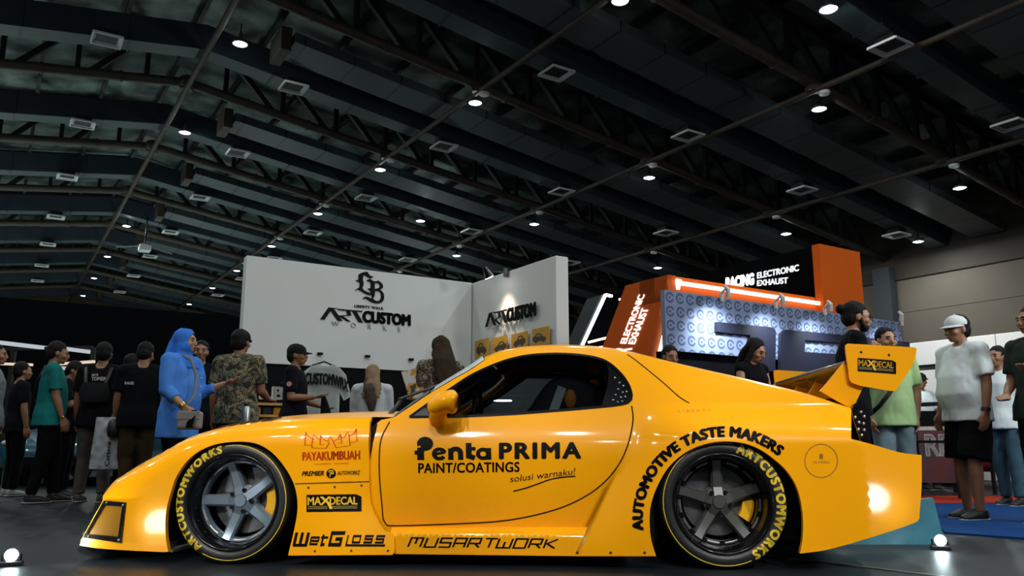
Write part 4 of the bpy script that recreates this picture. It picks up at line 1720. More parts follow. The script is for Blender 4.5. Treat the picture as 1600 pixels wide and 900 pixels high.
def make_wheel(u, side, front):
    """tyre lathe with all its pieces; side -1 is the near side. Axis along v."""
    ph = 180 if front else 92
    m_s = m_sil if front else m_gun
    rt = RT_ if front else 0.306
    zc = rt
    s = side
    face = WF
    c = Vector((u, 0, zc))
    A = lambda r, d: (r, s * d)          # d: distance from the car's middle
    prof = [A(.238, face - .005), A(.246, face + .002), A(.262, face + .006), A(rt - .018, face + .000), A(rt - .005, face - .016), A(rt, face - .04),
            A(rt, face - .22), A(rt - .01, face - .25), A(.25, face - .265), A(.232, face - .26)]
    tyre = MB().lathe(prof, 'y', c, 72).build('tyre', m_tyre, car, smooth=True)
    DISH = .115
    bar = [A(.240, face - .006), A(.236, face + .003), A(.228, face + .003), A(.222, face - .01), A(.214, face - .04), A(.205, face - DISH + .01), A(.200, face - DISH), A(.192, face - DISH - .02),
           A(.19, face - .24), A(.235, face - .26)]
    MB().lathe(bar, 'y', c, 72).build('rim_barrel', m_barrel, tyre, smooth=True)
    # spokes with their hub ring, and the slotted outer ring
    mb = MB()
    d0 = face - DISH
    for k in range(5):
        a = R(ph + 72 * k)
        er, et = Vector((math.cos(a), 0, math.sin(a))), Vector((-math.sin(a), 0, math.cos(a)))
        yv = Vector((0, s, 0))
        secs = [(.030, .036, d0 - .005), (.07, .034, d0 - .022), (.13, .030, d0 - .016), (.172, .029, d0 - .006), (.200, .033, d0 + .004)]
        vs = []
        for r, w, d in secs:
            o = c + er * r + yv * d
            vs += [o + et * w - yv * .035, o + et * w * .96, o + et * w * .62 + yv * .012, o - et * w * .62 + yv * .012, o - et * w * .96, o - et * w - yv * .035]
        fs = []
        for i in range(len(secs) - 1):
            for j in range(6):
                j2 = (j + 1) % 6
                fs.append((i * 6 + j, i * 6 + j2, (i + 1) * 6 + j2, (i + 1) * 6 + j))
        fs += [(0, 1, 2, 3, 4, 5), tuple(24 + j for j in (5, 4, 3, 2, 1, 0))]
        mb2 = MB().add(vs, fs)
        mb2.build('spoke', m_s, tyre, auto=25)
    hub = [A(0, d0 + .012), A(.030, d0 + .012), A(.034, d0 + .006), A(.036, d0 - .004), A(.062, d0 - .010), A(.075, d0 - .02), A(.078, d0 - .06)]
    MB().lathe(hub, 'y', c, 40).build('hub', m_s, tyre, auto=40)
    ring = [A(.205, d0 + .004), A(.203, d0 + .012), A(.190, d0 + .012), A(.184, d0 + .0), A(.184, d0 - .03)]
    MB().lathe(ring, 'y', c, 72).build('outer_ring', m_s if front else m_barrel, tyre, auto=40)
    for k in range(10):
        a0 = R(ph + 36 * k + (13 if k % 2 == 0 else 3))
        seg = [A(.203, d0 + .0125), A(.1965, d0 + .0155), A(.190, d0 + .0125)]
        MB().lathe(seg, 'y', c, 6, a0=a0, a1=a0 + R(18)).build('ring_segment', m_alu if front else m_disc, tyre, smooth=True)
    for k in range(5):
        a = R(ph + 36 + 72 * k)
        p = c + Vector((.055 * math.cos(a), s * (d0 + .0), .055 * math.sin(a)))
        MB().tube([p - Vector((0, s * .02, 0)), p + Vector((0, s * .012, 0))], .011, 6).build('lug_nut', m_blk, tyre)
    for k in range(20):
        a = R(9 + 18 * k)
        p = c + Vector((.2145 * math.cos(a), s * (face - .055), .2145 * math.sin(a)))
        MB().ell(p, .0042, 6, 5).build('rim_bolt', m_alu, tyre, smooth=True)
    disc = [A(.05, face - .19), A(.168, face - .19), A(.170, face - .195), A(.170, face - .215), A(.05, face - .22)]
    MB().lathe(disc, 'y', c, 48).build('brake_disc', m_disc, tyre, auto=40)
    a0, a1 = (-34, 26)
    cal = [A(.118, face - .17), A(.122, face - .158), A(.168, face - .158), A(.182, face - .17), A(.182, face - .24), A(.118, face - .24)]
    MB().lathe(cal, 'y', c, 14, a0=R(a0), a1=R(a1), close=True).build('brake_caliper', m_cal, tyre, auto=35)
    # sidewall: yellow line with raised lettering where the line stops
    yr = lambda r: float(np.interp(r, [.246, .262, rt - .018, rt - .005], [face + .002, face + .006, face + .0, face - .016]))
    l0, l1 = ((238, 104) if front else (74, -62))
    if s < 0:
        ra = [A(rt - .0185, yr(rt - .0185) + .0015), A(rt - .0205, yr(rt - .0205) + .003), A(rt - .0225, yr(rt - .0225) + .0015)]
        MB().lathe(ra, 'y', c, 60, a0=R(l0 + 4), a1=R(l1 + 360 - 4)).build('sidewall_line', m_tly, tyre, smooth=True)
        Vt, Ft = text2d('ARTCUSTOMWORKS', 0.045, 0, 1.25)
        Vt = norm2d(Vt)
        Vt, Ft = fine2d(Vt, Ft, .03)
        vs = []
        for x, y in Vt:
            a = R(l0 + (l1 - l0) * x)
            r = .2475 + (rt - .010 - .2475) * y
            vs.append(c + Vector((r * math.cos(a), s * (yr(r) + .003), r * math.sin(a))))
        mesh_obj('tyre_lettering', vs, [tuple(f) for f in Ft], m_tly, tyre)
    return tyre


for s in (-1, 1):
    make_wheel(0.0, s, True)
    make_wheel(WB, s, False)
# ================================================================== BOOTHS AND THINGS AROUND THE CAR
def hl(p):
    """world point to (t, l)"""
    p = Vector(p)
    return p.dot(TV) - T0, p.dot(LV)


m_white = mat('white_booth_board', (0.72, 0.74, 0.735), rough=0.65, noise=0.04, nscale=1.2)
m_sign = mat('black_sign_letters', (0.003, 0.003, 0.0035), rough=0.6, spec=0.15)
m_greylt = mat('grey_thin_letters', (0.30, 0.31, 0.31), rough=0.6)
m_org = mat('orange_board', (0.62, 0.10, 0.004), rough=0.6, noise=0.06, nscale=1.5, spec=0.15)
m_led = emit_mat('warm_led_tube', (1.0, 0.80, 0.70), LED_STRIP)
m_ledw = emit_mat('white_led_tube', (0.9, 0.97, 1.0), LED_STRIP)
m_skinw = mat('white_lacquer', (0.6, 0.6, 0.58), rough=0.4)

# ---- left booth: long white wall (across the hall) with a wing wall (along the hall)
ZW = 3.0
cor = at_z(737, 442, ZW)                 # inner corner at the top
lef = at_plane(386, 405, cor, LV)        # far left end on the same plane
wing_e = at_plane(863, 399, cor, TV)     # near end of the wing
ct, cl = hl(cor)
lt_, _ = hl(lef)
_, wl = hl(wing_e)
ZW = cor.z
zb = at_plane(480, 571, cor, LV).z       # lower edge of the white board
booth = empty('booth_wall', hall((lt_ + ct) / 2, cl + 0.08), HALL_ROT, 'tall white booth wall with black emblem and name, black below', 'booth wall')
Wd = ct - lt_
MB().box((0, 0, (ZW + zb) / 2), (Wd, 0.16, ZW - zb)).build('upper_board', m_white, booth)
MB().box((0, 0.02, zb / 2), (Wd, 0.16, zb)).build('lower_board', mat('black_booth_board', (0.004, 0.0045, 0.0055), rough=0.8, noise=0.2), booth)
wing_w = empty('booth_wing_wall', hall(ct + 0.1, (cl + wl) / 2 + 0.05), HALL_ROT, 'white wing wall with smaller name and four yellow posters', 'booth wall')
MB().box((0.02, 0, ZW / 2), (0.20, cl - wl + 0.2, ZW)).build('board', m_white, wing_w, bevel=0.01)


def wall_plane(kind):
    """origin, x, y of the two faces of the booth, with a picker from photo pixels to metres"""
    if kind == 'long':
        o, x = hall(lt_, cl), TV
        n = LV
    else:
        o, x = hall(ct - 0.02, cl), -LV
        n = TV
    def pk(px, py):
        p = at_plane(px, py, o, n)
        return ((p - o).dot(x), p.z)
    return Vector((o.x, o.y, 0)), x, pk


def put_sign(name, VF, kind, A, B, C, m, parent, depth=0.012):
    """unit-square lettering on a booth face; A, B, C photo pixels of (0,0), (1,0), (0,1)"""
    o, x, pk = wall_plane(kind)
    a, b, c = pk(*A), pk(*B), pk(*C)
    V = [(a[0] + (b[0] - a[0]) * s + (c[0] - a[0]) * t, a[1] + (b[1] - a[1]) * s + (c[1] - a[1]) * t) for s, t in VF[0]]
    ob = sign_obj(name, (V, VF[1]), o, x, Vector((0, 0, 1)), depth, m)
    # keep the world placement while hanging it under its wall
    ob.parent = parent
    ob.matrix_parent_inverse = (Matrix.Translation(parent.location) @ Matrix.Rotation(HALL_ROT, 4, 'Z')).inverted()
    return ob


# blackletter emblem traced as two shapes
Lp = [(655, 90), (700, 62), (745, 45), (770, 48), (780, 70), (800, 92), (845, 103), (800, 130), (765, 112), (730, 92), (712, 105), (705, 150), (718, 200), (712, 235), (700, 265), (720, 290),
      (760, 308), (800, 320), (822, 335), (815, 350), (760, 345), (720, 328), (680, 305), (640, 290), (605, 312), (620, 290), (660, 265), (668, 235), (665, 200), (640, 188), (615, 172), (650, 165), (652, 130)]
Bp = [(750, 165), (775, 142), (800, 135), (828, 152), (850, 160), (875, 155), (905, 145), (940, 165), (962, 192), (966, 225), (950, 245), (925, 262), (955, 282), (975, 312), (979, 370), (965, 405), (940, 430), (905, 444), (870, 448),
      (835, 442), (800, 430), (768, 412), (740, 395), (700, 408), (718, 382), (745, 370), (775, 375), (815, 392), (822, 370), (818, 330), (795, 290), (765, 262), (785, 262), (805, 250), (808, 215), (803, 180), (785, 172)]
Bh1 = [(856, 190), (878, 178), (900, 180), (922, 200), (924, 222), (908, 240), (885, 252), (858, 258)]
Bh2 = [(860, 288), (890, 282), (918, 288), (938, 318), (938, 365), (925, 395), (900, 415), (870, 412), (845, 400), (835, 380), (852, 360), (860, 330)]
zx = lambda p: [((q[0] - 605) / 374.0, 1 - (q[1] - 45) / 403.0) for q in p]
V1, F1 = cdt(zx(Lp))
V2_, F2 = cdt(zx(Bp), [zx(Bh1), zx(Bh2)])
VFm = (V1 + V2_, [tuple(f) for f in F1] + [tuple(i + len(V1) for i in f) for f in F2])
# the emblem's box in the photo: x 554..600, y 425.5..475, tilted with the wall
put_sign('emblem', VFm, 'long', (554, 471), (600, 475.5), (554, 422.5), m_sign, booth)


def art_custom():
    L = [([(0, 0), (.10, .97), (.20, .97)], .075), ([(.105, .97), (.225, 0)], .085),
         ([(.20, .90), (.515, .90)], .16), ([(.33, .86), (.345, .50), (.23, .40), (.34, 0)], .07), ([(.41, .86), (.50, 0)], .08)]
    L = [([(p[0] * 0.84, p[1]) for p in l], w * .62) for l, w in L]
    V, F = stroke2d(L, .05)
    Vt, Ft = text2d('CUSTOM', 0.055, 0, 0.98)
    Vt = norm2d(Vt)
    k = len(V)
    V = V + [(.435 + .565 * a, b) for a, b in Vt]
    F = F + [tuple(i + k for i in f) for f in Ft]
    return V, F


put_sign('name_letters', art_custom(), 'long', (503.5, 499), (641.5, 510), (504, 479.5), m_sign, booth)
put_sign('small_letters', (norm2d((T_ := text2d('LIBERTY WALK', 0.01, 0, 1.1))[0]), T_[1]), 'long', (553.5, 480), (599, 484), (553.5, 476), m_sign, booth)
put_sign('small_letters', (norm2d((T_ := text2d('WORKS', -0.015, 0, 4.2))[0]), T_[1]), 'long', (518, 509), (625, 518.5), (518, 501.5), m_greylt, booth)
put_sign('name_letters', art_custom(), 'wing', (760.5, 511), (838, 494), (760.5, 490), m_sign, wing_w)
put_sign('small_letters', (norm2d((T_ := text2d('WORKS', -0.015, 0, 4.2))[0]), T_[1]), 'wing', (768, 516), (829, 502), (768, 510), m_greylt, wing_w)

# four yellow posters with dark car shapes
m_post = mat('yellow_poster', (0.62, 0.33, 0.02), rough=0.4, noise=0.1, nscale=3)
blob = [(.05, .18), (.12, .34), (.30, .42), (.44, .62), (.68, .66), (.82, .50), (.95, .44), (.97, .22), (.84, .16), (.78, .06), (.68, .06), (.62, .16), (.36, .14), (.30, .04), (.20, .04), (.14, .14)]
hole = [(.40, .44), (.48, .56), (.66, .58), (.74, .46)]
V3, F3 = cdt(blob, [hole])
pq = [((742.5, 562, 533.5), (764.5, 557, 530)), ((769.5, 556, 529), (793, 551, 524)), ((799.5, 549, 523), (825, 544, 517)), ((832, 542, 515), (859, 537, 509.5))]
for i, (a, b) in enumerate(pq):
    VFq = ([(0, 0), (1, 0), (1, 1), (0, 1)], [(0, 1, 2, 3)])
    p = put_sign('poster', VFq, 'wing', (a[0], a[1]), (b[0], b[1]), (a[0], a[2]), m_post, wing_w, 0.008)
    sc = .8 + .1 * (i % 2)
    VFc = ([(.1 + sc * x, .12 + y * (.9 if i % 2 else 1.1)) for x, y in V3], F3)
    VFc = ([(1 - x, y) if i in (0, 3) else (x, y) for x, y in VFc[0]], F3)
    put_sign('poster_print', VFc, 'wing', (a[0], a[1]), (b[0], b[1]), (a[0], a[2]), mat('poster_ink', (0.05, 0.035, 0.015), rough=0.5), wing_w, 0.010)

# clip-on spotlight at the top of the wing wall
o_, x_, pk_ = wall_plane('wing')
s1 = pk_(790, 428)
sp_p = o_ + x_ * s1[0] + Vector((0, 0, ZW))
spot = empty('clip_spotlight', sp_p, 0, 'small black clip spotlight on the top edge of the wing wall', 'spotlight')
MB().box((0, 0, -0.03), (0.06, 0.06, 0.12)).build('clamp', m_blk, spot)
MB().bar((0, 0, 0.0), tuple(-TV * 0.30 + Vector((0, 0, -0.04))), 0.025).build('arm', m_blk, spot)
hd_ = -TV * 0.30 + Vector((0, 0, -0.07))
dirl = (TV * 0.55 + Vector((0, 0, -1))).normalized()
mb = MB()
mb.tube([hd_ - dirl * 0.10, hd_ - dirl * 0.02, hd_ + dirl * 0.06], [0.035, 0.05, 0.07], 14)
mb.build('lamp_head', m_blk, spot, auto=40)
MB().tube([hd_ + dirl * 0.058, hd_ + dirl * 0.066], 0.06, 14).build('lens', emit_mat('spot_lens', (1, .95, .85), 14), spot)


spot_light(sp_p + hd_ + dirl * 0.09, sp_p + Vector((0, 0, -0.75)), 30, (1, .80, .60), 75, 1.0)

# little tags on the white board, hanging shirt, shelf with LB letters
for k, (x, y) in enumerate(((499, 553), (573, 557), (641, 562))):
    o, xx, pk = wall_plane('long')
    a = pk(x, y)
    p = o + xx * a[0] + Vector((0, 0, a[1])) - LV * 0.03
    tag(MB().box((0, 0, 0), (0.075, 0.04, 0.035)).build('rail_bracket', m_sign, loc=p, rz=HALL_ROT, bevel=0.008),
        'small black hook on the white booth wall, %s one' % ('left', 'middle', 'right')[k], 'hook', 'hooks on the booth wall')
ts = at_plane(504, 625, cor - LV * 0.25, LV)
shirt = empty('hanging_shirt', ts, HALL_ROT, 'white t-shirt with black arched letters hanging on the booth wall', 't-shirt')
shp = [(-.09, .46), (-.20, .42), (-.30, .33), (-.40, .06), (-.28, .0), (-.22, .10), (-.23, -.55), (.23, -.55), (.22, .10), (.28, .0), (.40, .06), (.30, .33), (.20, .42), (.09, .46), (.04, .43), (-.04, .43)]
V4, F4 = cdt(resamp(shp, .04), [], .05)
from mathutils import noise as nz
bm = bmesh.new()
dep = lambda x, z: -0.05 * math.cos(x * 4) - 0.02 * nz.noise(Vector((x * 7, z * 4, 1))) * 2
vv = [bm.verts.new((x, dep(x, z), z)) for x, z in V4]
for f in F4:
    bm.faces.new([vv[i] for i in f])
r_ = bmesh.ops.solidify(bm, geom=bm.faces[:], thickness=0.03)
bmesh.ops.recalc_face_normals(bm, faces=bm.faces)
me = bpy.data.meshes.new('cloth')
bm.to_mesh(me)
bm.free()
me.polygons.foreach_set('use_smooth', [True] * len(me.polygons))
link_mesh('cloth', me, mat('white_cotton', (0.58, 0.62, 0.60), rough=0.9, noise=0.06, nscale=6), shirt)
Vt, Ft = text2d('CUSTOMWRX', 0.05)
Vt = norm2d(Vt)
Vt, Ft = fine2d(Vt, Ft, 0.08)
mesh_obj('shirt_lettering', [(-.27 + .60 * x, dep(-.27 + .60 * x, .2) - 0.036, .19 + .15 * y - .30 * max(0, x - .55) ** 1.6) for x, y in Vt], Ft, m_sign, shirt)
Vt, Ft = text2d('works', 0.0)
Vt = norm2d(Vt)
mesh_obj('shirt_lettering', [(-.06 + .14 * x, dep(0, .13) - 0.034, .13 + .03 * y) for x, y in Vt], Ft, m_greylt, shirt)
MB().tube([(-.16, .0, .44), (0, 0, .50), (.16, 0, .44)], 0.012, 8).build('hanger', m_mblk, shirt)
# low merchandise shelf left of the shirt
shf = at_plane(422, 640, cor - LV * 0.45, LV)
shelf = empty('merchandise_shelf', Vector((shf.x, shf.y, 0)), HALL_ROT, 'black shelf with yellow boards against the booth wall behind cap man', 'shelf')
m_ply = mat('yellow_ply', (0.55, 0.28, 0.05), rough=0.5, noise=0.2)
mb = MB()
for x in (-.30, .30):
    mb.box((x, 0, .55), (.03, .35, 1.1))
mb.box((0, .16, .55), (.6, .02, 1.1))
mb.build('frame', m_mblk, shelf)
for z in (.80, .92, 1.06):
    MB().box((0, 0, z), (.57, .34, .03)).build('shelf_board', m_ply, shelf)
lb = text2d('LB', 0.03)
LBm = sign_obj('letters', ([(-.16 + .32 * x, 1.12 + .16 * y) for x, y in norm2d(lb[0])], lb[1]), (0, -.05, 0), (1, 0, 0), (0, 0, 1), .03, m_skinw, shelf)
for k in range(4):
    b = hall(*hl(shf)) + TV * (-.2 + .13 * k) - LV * 0.03
    tag(MB().box((0, 0, .045), (.11, .2, .09)).build('folded_shirt', mat('folded_%d' % (k % 2), ((0.5, 0.25, 0.03), (0.03, 0.03, 0.03))[k % 2], rough=.8), loc=Vector((b.x, b.y, .935)), rz=HALL_ROT, bevel=.015),
        '%s folded shirt in the row on the middle shelf board, %s from left' % (('yellow', 'black')[k % 2], ('first', 'second', 'third', 'fourth')[k]), 'folded shirt', 'folded shirts on the shelf')

# ---- big black partition far left
pz = 4.4
a = at_z(0, 465, pz)
at_, al_ = hl(a)
structure(MB().box((0, 0, pz / 2), (34, 0.2, pz)).build('wall_black_drape', m_black, loc=hall(at_ + 6.0, al_), rz=HALL_ROT))
# LED tubes of the booth at the left edge
for k, (x0, y0, x1, y1, d, c) in enumerate(((-20, 533, 91, 546, 11.5, 0), (95, 544, 141, 550, 11.5, 0), (88, 569, 147, 565, 9.5, 1), (98, 575, 122, 579, 11.0, 0), (-10, 568, 50, 570, 9.8, 1))):
    p, q = at_y(x0, y0, d), at_y(x1, y1, d + (.5 if not c else -.3))
    w = (.055, .05, .03, .045, .03)[k]
    e = emit_mat('booth_tube_cool', (.80, .92, 1.0), .55) if not c else emit_mat('booth_tube_warm', (1, .80, .62), .8)
    mb = MB().bar(p, q, w, w)
    tag(mb.build('led_tube', e), ('long cool light tube at the left edge above teal shirt', 'short cool light tube behind the backpack man', 'warm light tube beside the backpack man\'s head',
                                  'short cool tube under the warm tube', 'faint warm tube at the left edge of the picture')[k], 'light tube', 'light tubes of the left booth')
    for e_ in (p, q):
        pass
# frame that carries the tubes
fr = MB()
for x in (-60, 20, 93, 145):
    p = at_y(x, 560, 11.9)
    fr.bar((p.x, p.y, 0), (p.x, p.y, 2.0), .06, .06)
a, b = at_y(-60, 540, 11.9), at_y(145, 540, 11.9)
fr.bar((a.x, a.y, 1.97), (b.x, b.y, 2.0), .05, .05)
tag(fr.build('tube_frame', m_mblk), 'black frame carrying light tubes behind the teal shirt man', 'frame')

# ---- right booth: patterned backdrop with huge dark letters
BZ = 2.2
bt = at_z(1041, 452, BZ)
bpk = lambda x, y: at_plane(x, y, bt, LV)
br_ = bpk(1409, 490)
b_t, b_l = hl(bt)
b_r, _ = hl(br_)
bb = at_plane(1060, 548, bt, LV).z
m_bd = bpy.data.materials.new('blue_ring_print')
m_bd.use_nodes = True
nt = m_bd.node_tree
bs = nt.nodes['Principled BSDF']
bs.inputs['Roughness'].default_value = 0.25
tc = nt.nodes.new('ShaderNodeTexCoord')
sep = nt.nodes.new('ShaderNodeSeparateXYZ')
nt.links.new(tc.outputs['Object'], sep.inputs[0])


def mnode(op, a, b=None):
    n = nt.nodes.new('ShaderNodeMath')
    n.operation = op
    for i, q in enumerate((a, b)):
        if q is None:
            continue
        if isinstance(q, (int, float)):
            n.inputs[i].default_value = q
        else:
            nt.links.new(q, n.inputs[i])
    return n.outputs[0]


CELL = 0.15
fx = mnode('SUBTRACT', mnode('FRACT', mnode('DIVIDE', mnode('ADD', sep.outputs[0], 50.0), CELL)), 0.5)
fz = mnode('SUBTRACT', mnode('FRACT', mnode('DIVIDE', mnode('ADD', sep.outputs[2], 50.0), CELL)), 0.5)
rr = mnode('SQRT', mnode('ADD', mnode('MULTIPLY', fx, fx), mnode('MULTIPLY', fz, fz)))
ring = mnode('MULTIPLY', mnode('GREATER_THAN', rr, 0.24), mnode('LESS_THAN', rr, 0.40))
gap = mnode('MULTIPLY', mnode('GREATER_THAN', fx, 0.05), mnode('LESS_THAN', mnode('ABSOLUTE', fz), 0.10))
ring = mnode('MULTIPLY', ring, mnode('SUBTRACT', 1.0, gap))
inner = mnode('LESS_THAN', rr, 0.10)
msk = mnode('MAXIMUM', ring, inner)
mx = nt.nodes.new('ShaderNodeMix')
mx.data_type = 'RGBA'
mx.inputs['A'].default_value = (0.21, 0.26, 0.40, 1)
mx.inputs['B'].default_value = (0.075, 0.105, 0.20, 1)
nt.links.new(msk, mx.inputs['Factor'])
nt.links.new(mx.outputs['Result'], bs.inputs['Base Color'])
back = empty('display_backdrop', hall((b_t + b_r) / 2, b_l + .06), HALL_ROT, 'blue backdrop with printed rings and huge dark letters, lit by arm lamps', 'backdrop')
BW = b_r - b_t
MB().box((0, 0, (BZ + bb) / 2), (BW, .06, BZ - bb)).build('printed_board', m_bd, back)
MB().box((0, .08, bb / 2), (BW, .1, bb)).build('base_board', m_black, back)
m_nav = mat('navy_letters', (0.012, 0.014, 0.028), rough=0.4)
inv_b = (Matrix.Translation(back.location) @ Matrix.Rotation(HALL_ROT, 4, 'Z')).inverted()


def bl(px, py):
    q = inv_b @ bpk(px, py)
    return (q.x, q.z)


def poly_sign(name, outer, holes, pick2, y0, depth, m, parent):
    V, F = cdt([pick2(*p) for p in outer], [[pick2(*p) for p in h] for h in holes])
    return sign_obj(name, (V, F), (0, y0, 0), (1, 0, 0), (0, 0, 1), depth, m, parent)


poly_sign('letter', [(1119, 503), (1204, 511.5), (1209, 514), (1211, 519), (1210, 580), (1170, 580), (1171, 524), (1119, 518.5)], [], bl, -.034, .04, m_nav, back)
poly_sign('letter', [(1226, 515), (1300, 522), (1420, 535), (1420, 545), (1330, 537), (1300, 535), (1257, 531.5), (1256, 550), (1300, 553), (1400, 560), (1400, 590), (1218, 580), (1219, 521)], [], bl, -.034, .04, m_nav, back)
# arm lamps on the backdrop's top edge
for k, (x, y, xe, ye) in enumerate(((1098, 457, 1127, 456), (1183, 469, 1211, 465), (1257, 478, 1288, 478), (1368, 494, 1408, 490))):
    base = bpk(xe, ye)
    lm = empty('arm_lamp', Vector((base.x, base.y, BZ)), HALL_ROT, 'pale arm lamp over the blue backdrop, %s from left' % ('first', 'second', 'third', 'last')[k], 'arm lamp', 'arm lamps over the backdrop')
    ln = .5
    hdx = (bpk(x, y) - base).dot(TV)
    MB().bar((0, 0, -.05), (0, 0, .04), .03, .03).build('clamp', m_skinw, lm)
    MB().bar((0, -.0, .04), (hdx, -.34, .02), .02, .02).build('arm', m_skinw, lm)
    MB().tube([(hdx - .03, -.34, .04), (hdx, -.36, .0), (hdx + .03, -.33, -.07)], [.016, .026, .03], 10).build('lamp_head', m_skinw, lm, auto=40)
    w = lm.location + TV * (hdx + .05) - LV * .36 + Vector((0, 0, -.12))
    spot_light(w, lm.location + TV * (hdx + .15) + Vector((0, 0, -.55)), (95, 62, 52, 46)[k], (.88, .95, 1.0), 110, 1.0)

# orange portal: slanted side panel (along the hall) with a beam across
op = at_y(1050, 430, 9.2)
o_t, o_l = hl(op)
ppk = lambda x, y: at_plane(x, y, op, TV)
portal = empty('orange_portal', Vector((op.x, op.y, 0)), HALL_ROT, 'orange booth portal with white vertical letters and light strip', 'booth frame')
inv_p = (Matrix.Translation(portal.location) @ Matrix.Rotation(HALL_ROT, 4, 'Z')).inverted()


def pl2(px, py):
    q = inv_p @ ppk(px, py)
    return (q.y, q.z)


def slab_yz(name, pts, x0, x1, m, parent):
    V, F = cdt(pts)
    n = len(V)
    vs = [(x0, a, b) for a, b in V] + [(x1, a, b) for a, b in V]
    fs = list(F) + [tuple(i + n for i in reversed(f)) for f in F]
    cnt = {}
    for f in F:
        for i in range(3):
            e = (f[i], f[(i + 1) % 3])
            cnt.setdefault((min(e), max(e)), []).append(e)
    for l in cnt.values():
        if len(l) == 1:
            a, b = l[0]
            fs.append((b, a, a + n, b + n))
    o = mesh_obj(name, vs, fs, m, parent)
    bm = bmesh.new()
    bm.from_mesh(o.data)
    bmesh.ops.recalc_face_normals(bm, faces=bm.faces)
    bm.to_mesh(o.data)
    bm.free()
    return o


pA, pB, pC, pD = pl2(983, 447), pl2(1050, 430), pl2(1020, 553), pl2(945, 548)


def ext_(a, b, z):
    t = (z - a[1]) / (b[1] - a[1])
    return (a[0] + (b[0] - a[0]) * t, z)


slab_yz('side_panel', [pA, pB, ext_(pB, pC, 0.0), ext_(pA, pD, 0.0)], -.06, 0.06, m_org, portal)
# LED edge along the slanted front edge and on the beam
pts_l = [pB, ext_(pB, pC, .15)]
mb = MB().bar((.10, pts_l[0][0] - .01, pts_l[0][1] - .04), (.10, pts_l[1][0] - .01, pts_l[1][1]), .05, .05, up=(1, 0, 0))
mb.build('light_strip', m_ledw, portal)
# beam running across from the top of the panel
bend = at_plane(1284, 460, op, LV)
bx = (inv_p @ bend).x
zt_ = pB[1]
mb = MB()
mb.hexa([(-.06, pB[0], zt_ - .30), (bx, pB[0], zt_ - .30), (bx, pB[0] + .5, zt_ - .30), (-.06, pB[0] + .5, zt_ - .30),
         (-.06, pB[0] + .03, zt_), (bx, pB[0] + .03, zt_), (bx, pB[0] + .5, zt_), (-.06, pB[0] + .5, zt_)])
mb.build('beam', m_org, portal)
MB().bar((.08, pB[0] - .03, zt_ - .09), (bx, pB[0] - .03, zt_ - .09), .035, .04).build('light_strip', m_led, portal)
Vt, Ft = text2d('ELECTRONIC', 0.05)
Vt = norm2d(Vt)


def slant_text(s, u0, u1, w0, w1, name):
    """lettering that climbs the slanted panel: u up the panel (0 foot, 1 top), w across (0 far edge, 1 near edge)"""
    Vt, Ft = text2d(s, 0.045)
    Vt = norm2d(Vt)
    a, b, c = Vector(pl2(945, 548)), Vector(pl2(983, 447)), Vector(pl2(1020, 553))
    V = []
    for x, y in Vt:
        f = u0 + (u1 - u0) * x
        w = w1 + (w0 - w1) * y
        p = a + (b - a) * f + (c - a) * w
        V.append((p.x, p.y))
    n = len(V)
    vs = [(-.075, p[0], p[1]) for p in V]
    o = mesh_obj(name, vs, [tuple(f) for f in Ft], emit_mat('lit_letters', (1.0, .93, .88), 1.1), portal)
    return o


slant_text('ELECTRONIC', .12, .86, .36, .50, 'lit_lettering')
slant_text('EXHAUST', .12, .66, .53, .68, 'lit_lettering')
slant_text('R', -.02, .07, .28, .66, 'lit_lettering')

# tall orange board at the right end
ob_p = at_y(1274, 382, 10.6)
ot2, ol2 = hl(ob_p)
obk = lambda x, y: at_plane(x, y, ob_p, LV)
ob_r = hl(obk(1337, 392))[0]
tag(MB().box((0, 0, ob_p.z / 2), (ob_r - ot2, .12, ob_p.z)).build('orange_board', m_org, loc=hall((ot2 + ob_r) / 2, ol2), rz=HALL_ROT),
    'tall plain orange board standing right of the blue backdrop', 'board')
# black fascia with lit words, running along the hall behind the beam
fp = at_y(1274, 384, 10.9)
ft, fl = hl(fp)
fz0 = 2.4
fl2 = fl + 5.0
fas = empty('lit_fascia', hall(ft + .05, (fl + fl2) / 2), HALL_ROT, 'black fascia above the orange beam with glowing white words', 'sign')
MB().box((0, 0, (fp.z + .0 + fz0) / 2), (.1, fl2 - fl, fp.z - fz0)).build('board', m_black, fas)
MB().box((0, 0, fz0 / 2), (.1, .2, fz0)).build('post', m_black, fas)
fpk = lambda x, y: at_plane(x, y, hall(ft, fl), TV)


def fas_text(s, A, B, C, name, e, bold=.04):
    Vt, Ft = text2d(s, bold)
    Vt = norm2d(Vt)
    inv = (Matrix.Translation(fas.location) @ Matrix.Rotation(HALL_ROT, 4, 'Z')).inverted()
    a, b, c = (inv @ fpk(*q) for q in (A, B, C))
    vs = [a + (b - a) * x + (c - a) * y - Vector((.02, 0, 0)) for x, y in Vt]
    mesh_obj(name, vs, [tuple(f) for f in Ft], e, fas)


e1 = emit_mat('fascia_lit_letters', (.95, 1.0, 1.0), 1.0)
fas_text('ELECTRONIC', (1184, 436), (1250, 423.5), (1184, 426), 'lit_lettering', e1)
fas_text('EXHAUST', (1184, 447.5), (1233, 443), (1184, 438), 'lit_lettering', e1)
fas_text('RACING', (1135, 452), (1180, 445), (1135, 434), 'lit_lettering', emit_mat('fascia_bright_letters', (.95, 1.0, 1.0), 3.0), .06)

